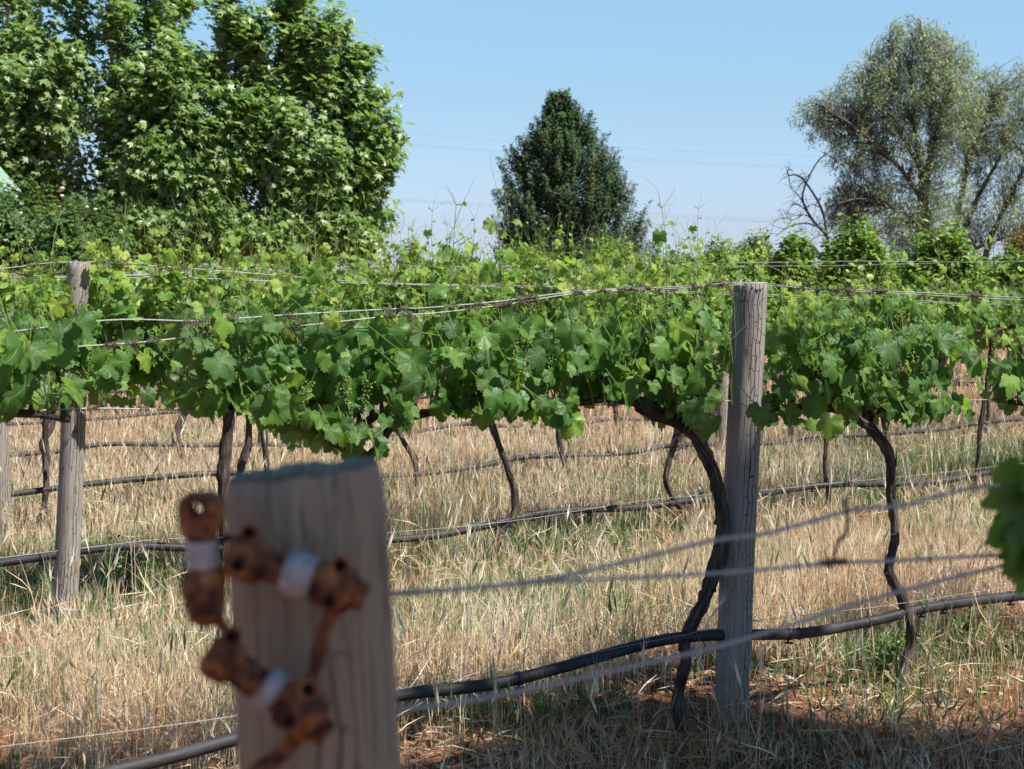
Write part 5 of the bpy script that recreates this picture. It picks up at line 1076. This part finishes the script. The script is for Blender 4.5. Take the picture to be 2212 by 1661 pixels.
# ------------------------------------------------------------------ shed with a green roof, pole and power lines
hd = 34.0; e1 = at_depth(46, 414, hd); sg_ = math.tan(R(38)); sh = empty('garden_shed', (e1[0], e1[1], gz1(e1)), R(-35)); tag(sh, 'shed with a sloping green metal roof at the left edge', 'shed'); zE = e1[2] - gz1(e1)
def slab(mb, x0, z0, x1, z1, ya, yb, th):
    n = 61; V = []; F = []
    for i in range(n):
        q = i / (n - 1); rz = .018 * (1 if i % 4 in (0, 1) else 0)
        for (x, z, off) in ((x0, z0, rz), (x1, z1, rz), (x1, z1, rz - th), (x0, z0, rz - th)): V.append([x, ya + (yb - ya) * q, z + off])
    for i in range(n - 1):
        o_ = i * 4; F += [[o_, o_ + 1, o_ + 5, o_ + 4], [o_ + 2, o_ + 3, o_ + 7, o_ + 6], [o_ + 1, o_ + 2, o_ + 6, o_ + 5], [o_ + 3, o_, o_ + 4, o_ + 7]]
    F += [[0, 3, 2, 1], [(n - 1) * 4, (n - 1) * 4 + 1, (n - 1) * 4 + 2, (n - 1) * 4 + 3]]; mb.add(V, [np.array(F)])
mb = MB(); W_ = 2.2; slab(mb, -W_, zE + W_ * sg_, 0, zE, -5, 0, .03); slab(mb, -W_ - .01, zE + W_ * sg_, -2 * W_, zE, -5, 0, .03); mb.build('roof', M_roof, sh, smooth=False)
mb = MB(); x0, x1, y0, y1, zt, zr = -2 * W_ + .35, -.35, -4.7, -.3, zE + .35 * sg_ - .05, zE + W_ * sg_ - .06
V = [[x0, y0, -1], [x1, y0, -1], [x1, y0, zt], [-W_, y0, zr], [x0, y0, zt], [x0, y1, -1], [x1, y1, -1], [x1, y1, zt], [-W_, y1, zr], [x0, y1, zt]]
mb.add(V, [np.array([[0, 1, 2, 3, 4], [9, 8, 7, 6, 5]]), np.array([[1, 6, 7, 2], [5, 0, 4, 9]])]); mb.build('wall', M_wall, sh, smooth=False)
pd = 92.0; b = at_depth(773, 560, pd); b[2] = gz1(b); tp = at_depth(775, 272, pd); up_ = empty('utility_pole', b); tag(up_, 'pale timber power pole standing among the right edge of the broad trees', 'pole')
mb = MB(); tube(mb, smooth_path([np.zeros(3), (tp - b) * .5, tp - b], n=14), .13, 12); mb.build('shaft', M_pole, up_)
for zpx_, L in ((284, 1.1), (306, 1.1), (428, .9)):
    c = at_depth(774, zpx_, pd) - b; mb = MB(); tube(mb, [c + [-L, -.16, -.1], c + [L, -.16, -.1]], .05, 6); mb.build('crossarm', M_pole, up_)
    for s in (-.8, 0, .8):
        mb = MB(); lathe(mb, c + [s * L, -.16, -.06], (0, 0, 1), [(0, .03), (.04, .05), (.08, .03), (.11, .045), (.14, .02)], 8, rough=0); mb.build('insulator', M_tape, up_)
for q, (ya, ym, yb, dy, lab) in enumerate([(279, 306, 344, 0, 'single topmost power line crossing the sky behind the conifer'), (302, 331, 366, 0, 'upper of the two middle power lines crossing the sky'), (304.5, 335, 371, .8, 'lower of the two middle power lines crossing the sky'), (424, 446, 484, 0, 'uppermost strand of the low power line bundle'), (426, 449.5, 488, .5, 'middle strand of the low power line bundle'), (428, 453, 492, 1.0, 'bottom strand of the low power line bundle')]):
    P = smooth_path([at_depth(774, ya, pd + dy), at_depth(1180, ym if q else 309, pd + dy), at_depth(1700, (ym + yb) / 2 + (8 if q else 9), pd + dy), at_depth(2450, yb + 4, pd + dy)], n=40); mid = P[0].copy()
    mb = MB(); tube(mb, P - mid, .0095, 4); o = mb.build('power_line', M_line, loc=mid); tag(o, lab, 'power line', 'power lines strung from the pole')
